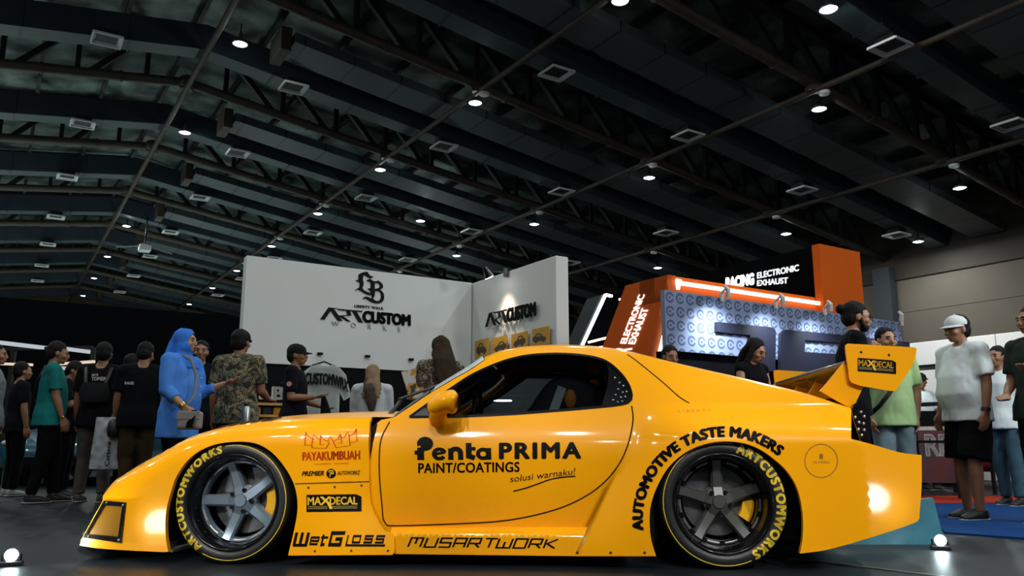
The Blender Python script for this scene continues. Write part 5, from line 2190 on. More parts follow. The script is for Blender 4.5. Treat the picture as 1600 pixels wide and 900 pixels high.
# dark slanted panel with a light strip, left of the portal
dp = at_y(944, 462, 11.5)
dpk = lambda x, y: at_plane(x, y, dp, TV)
dpan = empty('dark_portal', Vector((dp.x, dp.y, 0)), HALL_ROT, 'dark slanted booth panel edged with a white light strip', 'booth frame')
inv_d = (Matrix.Translation(dpan.location) @ Matrix.Rotation(HALL_ROT, 4, 'Z')).inverted()
d2 = lambda x, y: ((inv_d @ dpk(x, y)).y, (inv_d @ dpk(x, y)).z)
dA, dB, dC, dD = d2(921, 468), d2(944, 461), d2(906, 545), d2(897, 545)
slab_yz('side_panel', [dA, dB, ext_(dB, dC, 0), ext_(dA, d2(880, 560), 0)], -.05, .05, mat('dark_green_board', (.02, .028, .03), rough=.6), dpan)
MB().bar((.0, dB[0] - .03, dB[1]), (.0, *ext_(dB, dC, .3)), .035, .035, up=(1, 0, 0)).build('light_strip', m_ledw, dpan)
MB().bar((.0, dB[0] - .03, dB[1]), (.12, dB[0] - .03, dB[1] - .01), .035, .035).build('light_strip', m_ledw, dpan)
for k, (x0, y0, x1, y1) in enumerate(((919, 535, 951, 527), (935, 543, 945, 542), (967, 468, 976, 467))):
    p, q = at_y(x0, y0, 12.2), at_y(x1, y1, 12.2)
    tag(MB().bar(p, q, .03, .03).build('led_tube', m_led), ('pink-white light tube between the dark panel and orange portal', 'short light stub just above the car roof', 'short light stub left of the orange portal top')[k], 'light tube')
bx_p = at_y(930, 540, 12.35)
tag(MB().box((bx_p.x, bx_p.y + .1, 1.25), (.9, .12, 2.5)).build('dark_board', m_black), 'dark board behind the light tubes left of the orange portal', 'board')

# ---- right: white booth boards, helmet racks, red car, banner, carpets
wz = 2.35
wp_ = at_z(1600, 517, wz)
w_t, w_l = hl(wp_)
for k, (l0, l1) in enumerate(((w_l - 3.0, w_l + .02 + (hl(at_plane(1555, 522, wp_, TV))[1] - w_l)), (hl(at_plane(1555, 522, wp_, TV))[1], hl(at_plane(1400, 540, wp_, TV))[1] + .8))):
    tag(MB().box((0, 0, wz / 2), (.1, l1 - l0 - .03, wz)).build('booth_board', m_white, loc=hall(w_t + .05, (l0 + l1) / 2), rz=HALL_ROT, bevel=.012),
        ('white booth board behind the white cap man\'s back', 'white booth board left of the white cap man\'s head')[k], 'booth board', 'white boards of the right booth')


def helmet(loc, rz, label, col):
    h = empty('helmet', loc, rz, label, 'helmet')
    mb = MB()
    mb.ell((0, 0, .13), (.125, .15, .14), 20, 14)
    mb.tube([(0, .01, .02), (0, 0, .12)], [(.105, .125), (.125, .15)], 20)
    mb.ell((0, -.10, .05), (.07, .06, .05), 14, 8)
    remesh(mb, 'shell', .012, col, h, smooth=2)
    pts = []
    MB().lathe([(.128, .10), (.131, .13), (.128, .17)], 'z', (0, -.022, 0), 16, a0=R(205), a1=R(335)).build('visor', m_blk, h, smooth=True)
    return h


def rack(px, py, dep, w, label):
    p = at_y(px, py, dep)
    rk = empty('display_rack', Vector((p.x, p.y, 0)), HALL_ROT + PI / 2, label, 'rack')
    mb = MB()
    zt = p.z
    for x in (-w / 2, w / 2):
        for y in (-.15, .15):
            mb.bar((x, y, 0), (x, y, zt), .035, .035)
    for z in (zt, zt - .42, zt - .84):
        mb.box((0, 0, z), (w, .34, .03))
    mb.build('frame', m_mblk, rk)
    return rk, zt, p


r1, z1, p1 = rack(1449, 574, 9.2, .62, 'black rack left of the white cap man')
r2, z2, p2 = rack(1583, 560, 9.3, .9, 'black rack with round helmet at the right edge')
helmet(Vector((p2.x - .12, p2.y - .0, z2 - .405)), R(-30), 'black helmet on the rack behind the far right visitors', m_blk)


def simple_car(name, loc, rz, paint, label, sc=1.0):
    """low coupe seen in glimpses behind people"""
    c = empty(name, loc, rz, label, 'car')
    secs = [(-2.1, .62, .30, .52), (-1.95, .82, .22, .66), (-1.4, .90, .20, .78), (-.7, .90, .20, .88), (0, .90, .20, .92), (.9, .90, .20, .93), (1.6, .90, .20, .92), (2.05, .84, .24, .88), (2.2, .70, .32, .78)]
    vs, fs = [], []
    n = 20
    for u, w, z0, z1 in secs:
        for k in range(n):
            a = 2 * PI * k / n
            cx, cy = math.cos(a), math.sin(a)
            e = .38
            vs.append((u, w * math.copysign(abs(cx) ** e, cx), (z0 + z1) / 2 + (z1 - z0) / 2 * math.copysign(abs(cy) ** e, cy)))
    for i in range(len(secs) - 1):
        for k in range(n):
            k2 = (k + 1) % n
            fs.append((i * n + k, i * n + k2, (i + 1) * n + k2, (i + 1) * n + k))
    fs += [tuple(reversed(range(n))), tuple((len(secs) - 1) * n + k for k in range(n))]
    b = mesh_obj('body', vs, fs, paint, c, smooth=True)
    smooth_obj(b, 50)
    g = [(-.75, .78, .86, .88), (-.1, .62, .86, 1.26), (.6, .60, .86, 1.28), (1.3, .64, .86, 1.10), (1.7, .72, .86, .90)]
    vs, fs = [], []
    for u, w, z0, z1 in g:
        vs += [(u, -.80, z0), (u, -w, z1), (u, 0, z1 + .04), (u, w, z1), (u, .80, z0)]
    for i in range(len(g) - 1):
        for k in range(4):
            fs.append((i * 5 + k, i * 5 + k + 1, (i + 1) * 5 + k + 1, (i + 1) * 5 + k))
    mesh_obj('cabin', vs, fs, m_blk, c, smooth=True)
    for s in (-1, 1):
        for u in (-1.3, 1.3):
            w = MB().lathe([(.0, .0), (.2, .0), (.22, .03), (.31, .02), (.32, -.02), (.32, -.2), (.2, -.22)], 'y', (u, s * .84, .32), 28)
            w.v = [Vector((v.x, s * .84 + (v.y - s * .84) * s, v.z)) for v in w.v]
            t = w.build('wheel', m_tyre, c, auto=40)
            MB().lathe([(0, .01), (.15, .01), (.19, .035)], 'y', (u, s * .84, .32), 20).build('hub', m_disc, t, auto=40)
        MB().ell((-1.93, s * .60, .60), (.12, .20, .06), 14, 8).build('headlight', m_skinw, c, smooth=True)
    MB().box((-2.09, 0, .36), (.06, 1.1, .14)).build('grille', m_blk, c, bevel=.02)
    MB().box((2.0, 0, 1.10), (.25, 1.5, .03)).build('spoiler', m_blk, c)
    return c


m_rp = mat('red_car_paint', (0.50, 0.018, 0.02), rough=.25, coat=1.0)
m_bp = mat('teal_car_paint', (0.012, 0.085, 0.13), rough=.3, coat=.8)
_c = at_plane(1590, 720, hall(w_t - 1.35, 0), TV)
simple_car('parked_car', Vector((_c.x, _c.y, 0)), HALL_ROT + PI / 2, m_rp, 'red low car behind the visitors at the right edge')
simple_car('parked_car', at_z(62, 762, 0) + Vector((-.25, 2.2, 0)), R(100), m_bp, 'teal car glimpsed between the teal shirt man and backpack man')
# banner with RE
bp_ = at_z(1440, 770, 0.0)
ban = empty('banner', Vector((bp_.x + .1, bp_.y, 0)), R(-12), 'dark low banner with big white RE behind the white cap man', 'banner')
bza, bzb, bzc = (at_y(1440, q, bp_.y).z for q in (642, 667, 672))
MB().box((.10, .0, (bza + bzb) / 2), (.60, .04, bza - bzb)).build('dark_top_board', m_blk, ban, bevel=.01)
MB().box((.10, .0, bzc / 2 + .06), (.62, .04, bzc - .12)).build('board', mat('dark_banner', (.035, .030, .035), rough=.5, col2=(.16, .008, .012), nscale=3), ban)
MB().box((.10, -.0, (bzb + bzc) / 2), (.64, .06, .045)).build('top_rail', m_skinw, ban)
for x in (-.15, .35):
    MB().box((x, 0, .06), (.05, .4, .12)).build('foot', m_mblk, ban)
T_ = text2d('RE', .03)
zz0 = at_y(1450, 713, bp_.y).z
sign_obj('lettering', ([(-.01 + .29 * x, zz0 + .27 * y) for x, y in norm2d(T_[0])], T_[1]), (0, -.022, 0), (1, 0, 0), (0, 0, 1), .01, m_skinw, ban)

# carpets
cz = .012
c1, c2 = at_z(1476, 834, 0), at_z(1640, 846, 0)
c4, c3 = at_z(1440, 788, 0), at_z(1680, 788, 0)


def sheet(name, pts, z0, z1, m, label, cat):
    n = len(pts)
    vs = [(p.x, p.y, z0) for p in pts] + [(p.x, p.y, z1) for p in pts]
    fs = [tuple(reversed(range(n))), tuple(range(n, 2 * n))] + [(i, (i + 1) % n, (i + 1) % n + n, i + n) for i in range(n)]
    o = mesh_obj(name, vs, fs, m)
    return tag(o, label, cat)


sheet('carpet', [c1, c2, c3, c4], .0, .012, mat('blue_carpet', (0.004, 0.040, 0.16), rough=.95, noise=.25, nscale=40), 'blue carpet under the white cap man', 'carpet')
c5, c6 = at_z(1400, 776, 0), at_z(1690, 778, 0)
sheet('carpet', [c4 + Vector((-.2, .02, 0)), c3 + Vector((0, .02, 0)), c6, c5], .0, .012, mat('red_carpet', (0.42, 0.035, 0.012), rough=.95, noise=.2, nscale=30), 'red carpet behind the blue carpet', 'carpet')

# low teal board behind the tail with a floor lamp in front of it
q0, q1 = at_y(1300, 848, 4.95), at_y(1476, 838, 4.95)
zt0, zt1 = at_y(1440, 792, 4.95).z, at_y(1472, 779, 4.95).z
mb = MB()
yb = 4.95
x0, x1 = q0.x - .9, q1.x
slope_ = (zt1 - zt0) / (at_y(1472, 779, yb).x - at_y(1440, 792, yb).x)
zl = .16
mb.hexa([(x0, yb, 0), (x1, yb, 0), (x1, yb + .05, 0), (x0, yb + .05, 0), (x0, yb + .05, zl), (x1 - .02, yb + .05, zt1), (x1 - .02, yb + .09, zt1), (x0, yb + .09, zl)])
tag(mb.build('low_board', mat('teal_board', (0.03, 0.16, 0.22), rough=.35, noise=.35, nscale=6)), 'low teal board on the floor behind the car tail, lit by a floor lamp', 'board')


def floor_lamp(loc, rz, label):
    f = empty('floor_lamp', loc, rz, label, 'floor lamp', 'blue-white floor lamps')
    MB().box((0, 0, .012), (.10, .08, .024)).build('base', m_mblk, f, bevel=.005)
    MB().tube([(0, .03, .045), (0, -.015, .05), (0, -.03, .052)], [.026, .034, .036], 16).build('lamp_head', m_mblk, f, auto=40)
    MB().ell((0, -.03, .052), (.030, .012, .030), 14, 8).build('lens', emit_mat('floor_lamp_lens', (.72, .93, 1.0), 60), f, smooth=True)
    for s in (-1, 1):
        MB().bar((s * .04, 0, .02), (s * .04, 0, .055), .008).build('bracket', m_mblk, f)
    return f


fl1 = at_z(17, 884, 0)
floor_lamp(fl1, R(25), 'glowing floor lamp at the lower left corner')
fl2_ = Vector((at_y(1466, 822, 4.72).x, 4.72, 0))
floor_lamp(fl2_, R(-20), 'glowing floor lamp before the teal board behind the tail')
for p, aim, pw in ((fl1, Vector((-1.9, 4.3, .3)), FLOOR_LED_POWER), (fl2_, Vector((1.9, 4.0, .35)), FLOOR_LED_POWER)):
    pass
d = bpy.data.lights.new('floor_lamp_light', 'SPOT')
spot_light(fl1 + Vector((.02, .05, .10)), Vector((-1.55, 4.15, .22)), FLOOR_LED_POWER, (.80, .95, 1.0), 80, 1.0, .03)
spot_light(fl2_ + Vector((0, -.06, .09)), Vector((fl2_.x - .05, 4.95, .10)), 1.2, (.45, .85, 1.0), 150, 1.0, .03)
# two unseen narrow spots added below the frame, a hot patch on each end
for (x, y, lx, ly, pw) in ((248, 816, -1.85, 3.0, 32), (1372, 780, 1.95, 2.85, 16)):
    r = ray(x, y)
    a = Vector((0, 0, HC)) + r * ((3.95 if x > 800 else 4.17) / r.y)
    spot_light(Vector((lx, ly, .06)), a, pw, (.92, .98, 1.0), 13, 1.0, .03)
# two unseen spots added outside the frame so their glare shows in the paint
spot_light(Vector((2.736, 2.273, .227)), Vector((1.693, 3.858, .338)), 14, (.95, .98, 1.0), 45, 1.0, .09)
spot_light(Vector((-2.59, 2.78, .06)), Vector((-1.755, 4.14, .20)), 12, (.95, .98, 1.0), 45, 1.0, .09)
wash = bpy.data.lights.new('added_wash_light', 'AREA')  # unseen area light added to brighten the visitors at the right
wash.size = .8
wash.energy = 130
wash.color = (.95, 1.0, 1.0)
wo = bpy.data.objects.new('added_wash_light', wash)
COL.objects.link(wo)
wo.location = (5.9, 3.9, 3.3)
wo.rotation_euler = (Vector((4.0, 7.0, .9)) - Vector((5.9, 3.9, 3.3))).to_track_quat('-Z', 'Y').to_euler()
for px_, en in ((1430, 90), (1570, 110)):  # unseen spots added to brighten the white boards
    q = at_plane(px_, 560, wp_, TV)
    s_ = q - TV * 1.6
    spot_light(Vector((s_.x, s_.y, 3.5)), Vector((q.x, q.y, 1.2)), en, (1, .98, .95), 125, 1.0, .1)
# thin metal seam in the floor
a, b = at_z(1190, 866.5, .004), at_z(1475, 901, .004)
tag(MB().bar(a, b, .012, .006).build('floor_strip', m_alu), 'thin metal strip on the floor behind the rear wheel', 'strip')
# ================================================================== PEOPLE
m_skin = mat('brown_skin', srgb(150, 105, 78), rough=.5, noise=.08, nscale=10)
m_skinl = mat('light_brown_skin', srgb(178, 132, 104), rough=.5, noise=.08, nscale=10)
m_hair = mat('black_hair', (.006, .0055, .0055), rough=.7, noise=.3, nscale=30, bump=.3, bscale=80, spec=.2)
m_eye = mat('dark_eye', (.01, .008, .007), rough=.2)
m_lip = mat('lips', srgb(130, 70, 62), rough=.5)


def rotm(yaw=0, pitch=0, roll=0):
    return Matrix.Rotation(R(yaw), 3, 'Z') @ Matrix.Rotation(R(pitch), 3, 'X') @ Matrix.Rotation(R(roll), 3, 'Y')


ARM_DOWN = ((.12, .02, -1), (.06, .18, -1))


def person(loc, face, H, label, arms=(ARM_DOWN, ARM_DOWN), top=None, bottom=None, shoe=None, hair='short', head=(0, 0), skin=None,
           width=1.0, belly=0.0, sleeve='short', legs=((.09, 0.0), (-.09, 0.0)), lean=0.0, top_len=0.0, shorts=False, skirt=False, vox=.011, face_on=True,
           cap=None, hijab=None, collar=None, stoop=0.0, capyaw=0, feet=True):
    """one standing figure; face: 0 looks at the camera side (-Y), 90 looks to +X. Local axes: +X its left, -Y ahead."""
    k = H / 1.70
    w = width
    root = empty('person', loc, R(face), label, 'person')
    m_s = skin or m_skin
    S = lambda x, y, z: Vector((x * k, y * k, z * k))
    Lm = Matrix.Rotation(R(lean), 3, 'X')          # bend forward from the hips

    def T(p):
        q = Vector(p) - S(0, 0, .92)
        return S(0, 0, .92) + (Lm @ q if q.z > 0 else q)
    # joints
    sh = {1: T(S(.175 * w, .01, 1.395)), -1: T(S(-.175 * w, .01, 1.395))}
    hp = {1: S(.09, 0, .90), -1: S(-.09, 0, .90)}
    neck = T(S(0, .015, 1.44))
    hd = T(S(0, -.012, 1.585))
    HR = Matrix.Rotation(R(lean * .3), 3, 'X') @ rotm(head[0], head[1])
    hb = T(S(0, .01, 1.50))
    hc = hb + HR @ S(0, -.02, .085)
    el, wr, hdir = {}, {}, {}
    for s, a in ((1, arms[0]), (-1, arms[1])):
        if a is None:
            continue
        cv = lambda d: Vector((d[0] * s, -d[1], d[2])).normalized()
        el[s] = sh[s] + cv(a[0]) * (.285 * k)
        wr[s] = el[s] + cv(a[1]) * (.245 * k)
        hdir[s] = cv(a[2]) if len(a) > 2 else cv(a[1])
    kn, an, ft = {}, {}, {}
    for i, s in enumerate((1, -1)):
        fx, fy = legs[i]
        an[s] = S(fx, -fy, .075)
        kn[s] = (hp[s] + an[s]) / 2 + S(0, -.03, .01)
    mb = MB()
    # torso
    tz = [(.84, .155, .105, 0), (.92, .165, .115, .005), (1.04, .140 + .03 * belly, .105 + .05 * belly, -.035 * belly), (1.16, .145 + .02 * belly, .108 + .035 * belly, -.025 * belly), (1.29, .165, .112, .0), (1.38, .150, .088, .012), (1.435, .075, .062, .015)]
    mb.tube([T(S(0, y, z)) for z, rx, ry, y in tz], [(rx * k * w, ry * k) for z, rx, ry, y in tz], 20)
    for s in (1, -1):
        mb.ell(sh[s] - S(.006 * s, 0, .01), .052 * k * w, 12, 8)
        mb.tube([neck + S(.03 * s, .01, 0), sh[s] - S(.01 * s, 0, 0)], [.046 * k, .044 * k], 10)
        mb.ell(hp[s] + S(0, .012, 0), (.085 * k * w, .095 * k, .10 * k), 12, 8)
    mb.tube([neck - S(0, 0, .05), neck + (hb - neck) * .6, hb + HR @ S(0, .0, .05)], [.060 * k, .052 * k, .05 * k], 14)
    # head
    h_ = lambda x, y, z: hc + HR @ S(x, y, z)
    kk = k
    E3 = lambda x, y, z, r: mb.ell(h_(x, y, z), tuple(q * kk for q in r), 18, 12, HR)
    E3(0, .018, .035, (.074, .092, .088))
    E3(0, -.022, .0, (.065, .072, .092))
    E3(0, -.040, -.062, (.046, .046, .040))
    E3(0, -.066, -.082, (.022, .020, .020))
    mb.tube([h_(0, -.086, .018), h_(0, -.103, -.010), h_(0, -.104, -.024), h_(0, -.088, -.034)], [.009 * k, .012 * k, .015 * k, .011 * k], 10)
    E3(0, -.080, .030, (.045, .016, .010))
    E3(0, -.086, -.054, (.022, .013, .012))
    for s in (1, -1):
        E3(.074 * s, .012, -.004, (.010, .020, .031))
        E3(.045 * s, -.058, -.022, (.022, .026, .022))
    # arms and hands
    for s in el:
        mb.tube([sh[s], sh[s].lerp(el[s], .45), el[s]], [.050 * k * w, .047 * k * w, .040 * k], 12)
        mb.ell(el[s], .041 * k, 10, 8)
        mb.tube([el[s], el[s].lerp(wr[s], .3), wr[s]], [.041 * k, .042 * k, .027 * k], 12)
        d = hdir[s]
        side = d.cross(Vector((0, 0, 1)))
        if side.length < .3:
            side = Vector((0, -1, 0))
        side = side.normalized()
        nrm = side.cross(d).normalized()
        # palm plane: side across the knuckles
        if d.z < -.6:
            side, nrm = Vector((0, -1, 0)), Vector((1, 0, 0)) * -s
            side = (side - d * side.dot(d)).normalized()
        pc = wr[s] + d * (.048 * k)
        mb.tube([wr[s] - d * .01, pc, wr[s] + d * (.085 * k)], [(.026 * k, .022 * k), (.036 * k, .018 * k), (.038 * k, .014 * k)], 12) if False else None
        q = [wr[s] + side * (a * .014 * k) for a in (-1.6, -.5, .6, 1.7)]
        for i, a in enumerate((-1.6, -.5, .6, 1.7)):
            b0 = wr[s] + side * (a * .010 * k)
            b1 = wr[s] + d * (.088 * k) + side * (a * .0205 * k)
            mb.tube([b0, b1], [.016 * k, .0125 * k], 8)
            ln = (.058, .072, .076, .066)[i] * k
            m1 = b1 + d * (ln * .5) + nrm * (.010 * k)
            m2 = b1 + d * (ln * .92) + nrm * (.030 * k)
            mb.tube([b1, m1, m2], [.0105 * k, .0095 * k, .008 * k], 8)
            mb.ell(m2, .008 * k, 8, 6)
        t0 = wr[s] + d * (.025 * k) + side * (.022 * k)
        t1 = t0 + d * (.035 * k) + side * (.028 * k) + nrm * (.01 * k)
        t2 = t1 + d * (.035 * k) + side * (.006 * k) + nrm * (.012 * k)
        mb.tube([t0, t1, t2], [.015 * k, .012 * k, .009 * k], 8)
    # legs
    for s in (1, -1):
        mb.tube([hp[s], hp[s].lerp(kn[s], .5), kn[s]], [.085 * k * w, .072 * k * w, .055 * k], 14)
        mb.ell(kn[s], .054 * k, 10, 8)
        mb.tube([kn[s], kn[s].lerp(an[s], .3), kn[s].lerp(an[s], .7), an[s]], [.053 * k, .056 * k, .042 * k, .035 * k], 14)
        mb.tube([an[s] + S(0, .03, -.03), an[s] + S(0, -.06, -.045), an[s] + S(0, -.13, -.052)], [(.032 * k, .032 * k), (.036 * k, .028 * k), (.032 * k, .018 * k)], 12)
    body = remesh(mb, 'body', vox * .75, m_s, root, smooth=2)
    # face pieces
    if face_on:
        for s in (1, -1):
            MB().ell(h_(.030 * s, -.0845, .010), tuple(q * k for q in (.013, .007, .0065)), 10, 6, HR).build('eye', m_eye, body, smooth=True)
            MB().tube([h_(.014 * s, -.094, .030), h_(.032 * s, -.091, .034), h_(.050 * s, -.078, .028)], .0042 * k, 6).build('eyebrow', m_hair, body, smooth=True)
        MB().ell(h_(0, -.096, -.054), tuple(q * k for q in (.021, .007, .007)), 12, 6, HR).build('lips', m_lip, body, smooth=True)
    # hair
    if hair and not hijab:
        hb_ = MB()
        hb_.ell(h_(0, .030, .048), tuple(q * k for q in (.084, .098, .090)), 20, 14, HR)
        hb_.ell(h_(0, .055, .0), tuple(q * k for q in (.078, .070, .085)), 18, 12, HR)
        if hair == 'bun':
            hb_.ell(h_(0, .135, .055), tuple(q * k for q in (.042, .038, .040)), 14, 10, HR)
        if hair in ('long', 'pony'):
            hb_.tube([h_(0, .05, .05), h_(0, .085, -.06), h_(0, .09, -.20), h_(0, .075, -.32)], [(.085 * k, .06 * k), (.10 * k, .055 * k), (.095 * k, .05 * k), (.06 * k, .03 * k)], 16)
            if hair == 'long':
                for s in (1, -1):
                    hb_.tube([h_(.050 * s, .0, .085), h_(.084 * s, -.005, .0), h_(.098 * s, .0, -.12), h_(.095 * s, -.01, -.27)], [.028 * k, .026 * k, .030 * k, .022 * k], 10)
        fl = h_(0, -.035 if hair != 'fringe' else -.07, 0)
        fy = HR @ Vector((0, 1, 0))
        cutz = .055

        def cut(p, fy=fy):
            q = HR.transposed() @ (p - hc)
            q = q / k
            if hair == 'long':
                return q.y < -.06 and abs(q.x) < .055 and q.z < .075
            return (q.y < -.022 and q.z < .062 and abs(q.x) < .2) or (q.y < .03 and q.z < -.005)
        remesh(hb_, 'hair', .009, m_hair, body, smooth=2, cut=cut, disp=.004, dscale=30)
        if hair == 'bearded' or hair == 'bun':
            bd = MB()
            bd.ell(h_(0, -.046, -.072), tuple(q * k for q in (.050, .050, .040)), 16, 10, HR)
            for s in (1, -1):
                bd.tube([h_(.062 * s, -.005, -.01), h_(.055 * s, -.025, -.055), h_(.03 * s, -.06, -.085)], .018 * k, 8)
            remesh(bd, 'beard', .008, m_hair, body, smooth=2, cut=lambda p: (HR.transposed() @ (p - hc)).z / k > -.045 and abs((HR.transposed() @ (p - hc)).x) / k < .045)
    if cap is not None:
        cb = MB()
        cm, brim = cap
        CR = HR @ Matrix.Rotation(R(capyaw), 3, 'Z')
        cc = lambda x, y, z: hc + CR @ S(x, y, z)
        cb.ell(cc(0, .012, .052), tuple(q * k for q in (.088, .105, .082)), 22, 14, CR)
        cp = remesh(cb, 'cap', .008, cm, body, smooth=1, cut=lambda p: ((CR.transposed() @ (p - hc)).z / k) < .038)
        vs, fs = [], []
        n = 14
        for i in range(n + 1):
            a = PI + PI * i / n
            for r_, dz in ((1.0, .0), (1.62, -.014), (1.62, -.020), (1.0, -.008)):
                f = r_ if r_ == 1.0 else 1 + (.66) * max(0, -math.sin(a)) ** .8
                vs.append(cc(.088 * math.cos(a) * (1 if r_ == 1 else 1 + .03 * -math.sin(a)), .012 + .105 * math.sin(a) * f, .042 + dz))
        for i in range(n):
            for j in range(4):
                j2 = (j + 1) % 4
                fs.append((i * 4 + j, i * 4 + j2, (i + 1) * 4 + j2, (i + 1) * 4 + j))
        mesh_obj('cap_brim', vs, fs, brim, cp, smooth=False)
        MB().ell(cc(0, .012, .134), .008 * k, 8, 6).build('cap_button', cm, cp, smooth=True)
    if hijab is not None:
        hm = hijab
        hj = MB()
        hj.ell(h_(0, .022, .030), tuple(q * k for q in (.094, .112, .104)), 22, 14, HR)
        hj.ell(h_(0, -.005, -.05), tuple(q * k for q in (.090, .096, .090)), 20, 12, HR)
        hj.tube([h_(0, .02, -.02), h_(0, .02, -.11), neck + S(0, .0, -.01), neck + S(0, -.01, -.12)], [(.090 * k, .095 * k), (.090 * k, .088 * k), (.125 * k, .105 * k), (.165 * k * w, .135 * k)], 20)
        hj.tube([h_(0, .10, .02), neck + S(0, .10, .02), neck + S(0, .125, -.17)], [(.06 * k, .04 * k), (.10 * k, .05 * k), (.12 * k, .03 * k)], 14)

        def cut(p):
            q = HR.transposed() @ (p - hc) / k
            return q.y < -.030 and (q.x / .062) ** 2 + ((q.z + .010) / .090) ** 2 < 1
        remesh(hj, 'hijab', .010, hm, body, smooth=3, cut=cut, disp=.012, dscale=11)
    # upper garment
    if top is not None:
        tp = MB()
        hem = .80 - top_len
        i = .020
        rr_ = [(hem, .207, .162, .0), (.92, .200, .154, .003), (1.04, .164 + .03 * belly, .126 + .05 * belly, -.035 * belly), (1.16, .166 + .02 * belly, .128 + .035 * belly, -.025 * belly), (1.29, .180, .128, .0), (1.385, .160, .100, .012), (1.432, .088, .076, .015)]
        if top_len > .12:
            rr_[0] = (hem, .215, .165, .0)
        tp.tube([T(S(0, y, z)) for z, rx, ry, y in rr_], [(rx * k * w, ry * k) for z, rx, ry, y in rr_], 24)
        for s in (1, -1):
            tp.ell(sh[s] - S(.004 * s, 0, .006), .068 * k * w, 14, 10)
            tp.tube([neck + S(.045 * s, .01, -.02), sh[s] - S(.01 * s, 0, -.004)], [.066 * k, .062 * k], 12)
            if s in el and sleeve != 'none':
                if sleeve == 'short':
                    e = sh[s].lerp(el[s], .78)
                    tp.tube([sh[s], sh[s].lerp(el[s], .4), e], [.062 * k * w, .063 * k * w, .064 * k * w], 14)
                else:
                    e = el[s].lerp(wr[s], .55 if sleeve == 'three' else .93)
                    tp.tube([sh[s], sh[s].lerp(el[s], .5), el[s], e], [.064 * k * w, .063 * k * w, .056 * k * w, .046 * k * w], 14)
                    tp.ell(el[s], .056 * k * w, 10, 8)
        garment = remesh(tp, 'shirt', vox, top, body, smooth=3, disp=.007, dscale=8)
        if collar is not None:
            MB().lathe([(.064 * k, .0), (.075 * k, .012 * k), (.078 * k, .035 * k), (.068 * k, .03 * k)], 'z', neck - S(0, 0, .018), 20).build('collar', collar, garment, smooth=True)
    # lower garment
    if bottom is not None:
        bt_ = MB()
        if skirt:
            bt_.tube([S(0, 0, .06), S(0, 0, .45), S(0, 0, .80), S(0, 0, .98)], [(.22 * k, .20 * k), (.20 * k, .17 * k), (.185 * k * w, .14 * k), (.150 * k * w, .115 * k)], 24)
        else:
            bt_.tube([S(0, 0, .82), S(0, 0, .90), S(0, 0, 1.0)], [(.172 * k * w, .125 * k), (.176 * k * w, .128 * k), (.155 * k * w, .118 * k)], 20)
            for s in (1, -1):
                if shorts:
                    e = hp[s].lerp(kn[s], 1.02)
                    bt_.tube([hp[s] - S(0, 0, .03), hp[s] - S(0, 0, .10), e], [.092 * k * w, .106 * k * w, .108 * k * w], 16)
                else:
                    bt_.ell(kn[s], .068 * k, 12, 8)
                    bt_.tube([hp[s], hp[s].lerp(kn[s], .5), kn[s]], [.102 * k * w, .088 * k * w, .072 * k * w], 16)
                    bt_.tube([kn[s], kn[s].lerp(an[s], .5), an[s] + S(0, 0, .02)], [.072 * k * w, .064 * k, .058 * k], 16)
        remesh(bt_, 'skirt' if skirt else ('shorts' if shorts else 'trousers'), vox, bottom, body, smooth=2, disp=.012, dscale=7)
    if shoe is not None and feet:
        for s in (1, -1):
            sb = MB()
            a = an[s]
            sb.tube([Vector((a.x, a.y + .055 * k, .035 * k)), Vector((a.x, a.y + .02 * k, .045 * k)), Vector((a.x, a.y - .07 * k, .042 * k)), Vector((a.x, a.y - .15 * k, .030 * k)), Vector((a.x, a.y - .185 * k, .022 * k))],
                    [(.034 * k, .030 * k), (.042 * k, .042 * k), (.046 * k, .040 * k), (.046 * k, .028 * k), (.030 * k, .018 * k)], 14)
            sb.tube([Vector((a.x, a.y + .02 * k, .04 * k)), Vector((a.x, a.y + .01 * k, .085 * k))], [.042 * k, .046 * k], 12)
            sh_o = remesh(sb, 'shoe', .009, shoe, body, smooth=1)
            so_ = MB().tube([Vector((a.x, a.y + .075 * k, .010)), Vector((a.x, a.y + .05 * k, .010)), Vector((a.x, a.y - .08 * k, .010)), Vector((a.x, a.y - .17 * k, .010)), Vector((a.x, a.y - .20 * k, .010))],
                            [(.02 * k, .010), (.042 * k, .010), (.05 * k, .010), (.044 * k, .010), (.02 * k, .010)], 12)
            so_.build('sole', mat('pale_sole', (.30, .29, .27), rough=.7), sh_o, smooth=True)
    root['_j'] = 0
    del root['_j']
    return dict(root=root, body=body, el=el, wr=wr, hd=hc, HR=HR, k=k, sh=sh, neck=neck, hdir=hdir, T=T, S=S)


def stand(px, y_depth):
    p = at_z(px, 800, 0)
    return Vector((at_y(px, 694, y_depth).x, y_depth, 0))


def by_feet(px, py):
    p = at_z(px, py, 0)
    return Vector((p.x, p.y, 0))


m_tb = mat('black_tee', (.005, .005, .007), rough=.9, noise=.2, nscale=20)
m_tee_w = mat('white_tee', (.74, .81, .84), rough=.9, noise=.05, nscale=12)
m_teal = mat('teal_tee', (.010, .17, .17), rough=.9, noise=.15, nscale=14)
m_navy = mat('navy_cloth', (.005, .006, .012), rough=.9, noise=.2, nscale=20)
m_blkp = mat('black_trousers', (.003, .003, .004), rough=.9, noise=.2, nscale=20)
m_gryp = mat('grey_brown_trousers', (.11, .095, .085), rough=.9, noise=.2, nscale=12)
m_olive = mat('olive_trousers', (.050, .036, .016), rough=.9, noise=.2, nscale=12)
m_blue = mat('blue_blouse', (.075, .26, .80), rough=.8, noise=.12, nscale=10)
m_bluh = mat('blue_scarf', (.05, .22, .80), rough=.8, noise=.12, nscale=10)
m_jean = mat('faded_jeans', (.21, .30, .35), rough=.9, noise=.25, nscale=9)
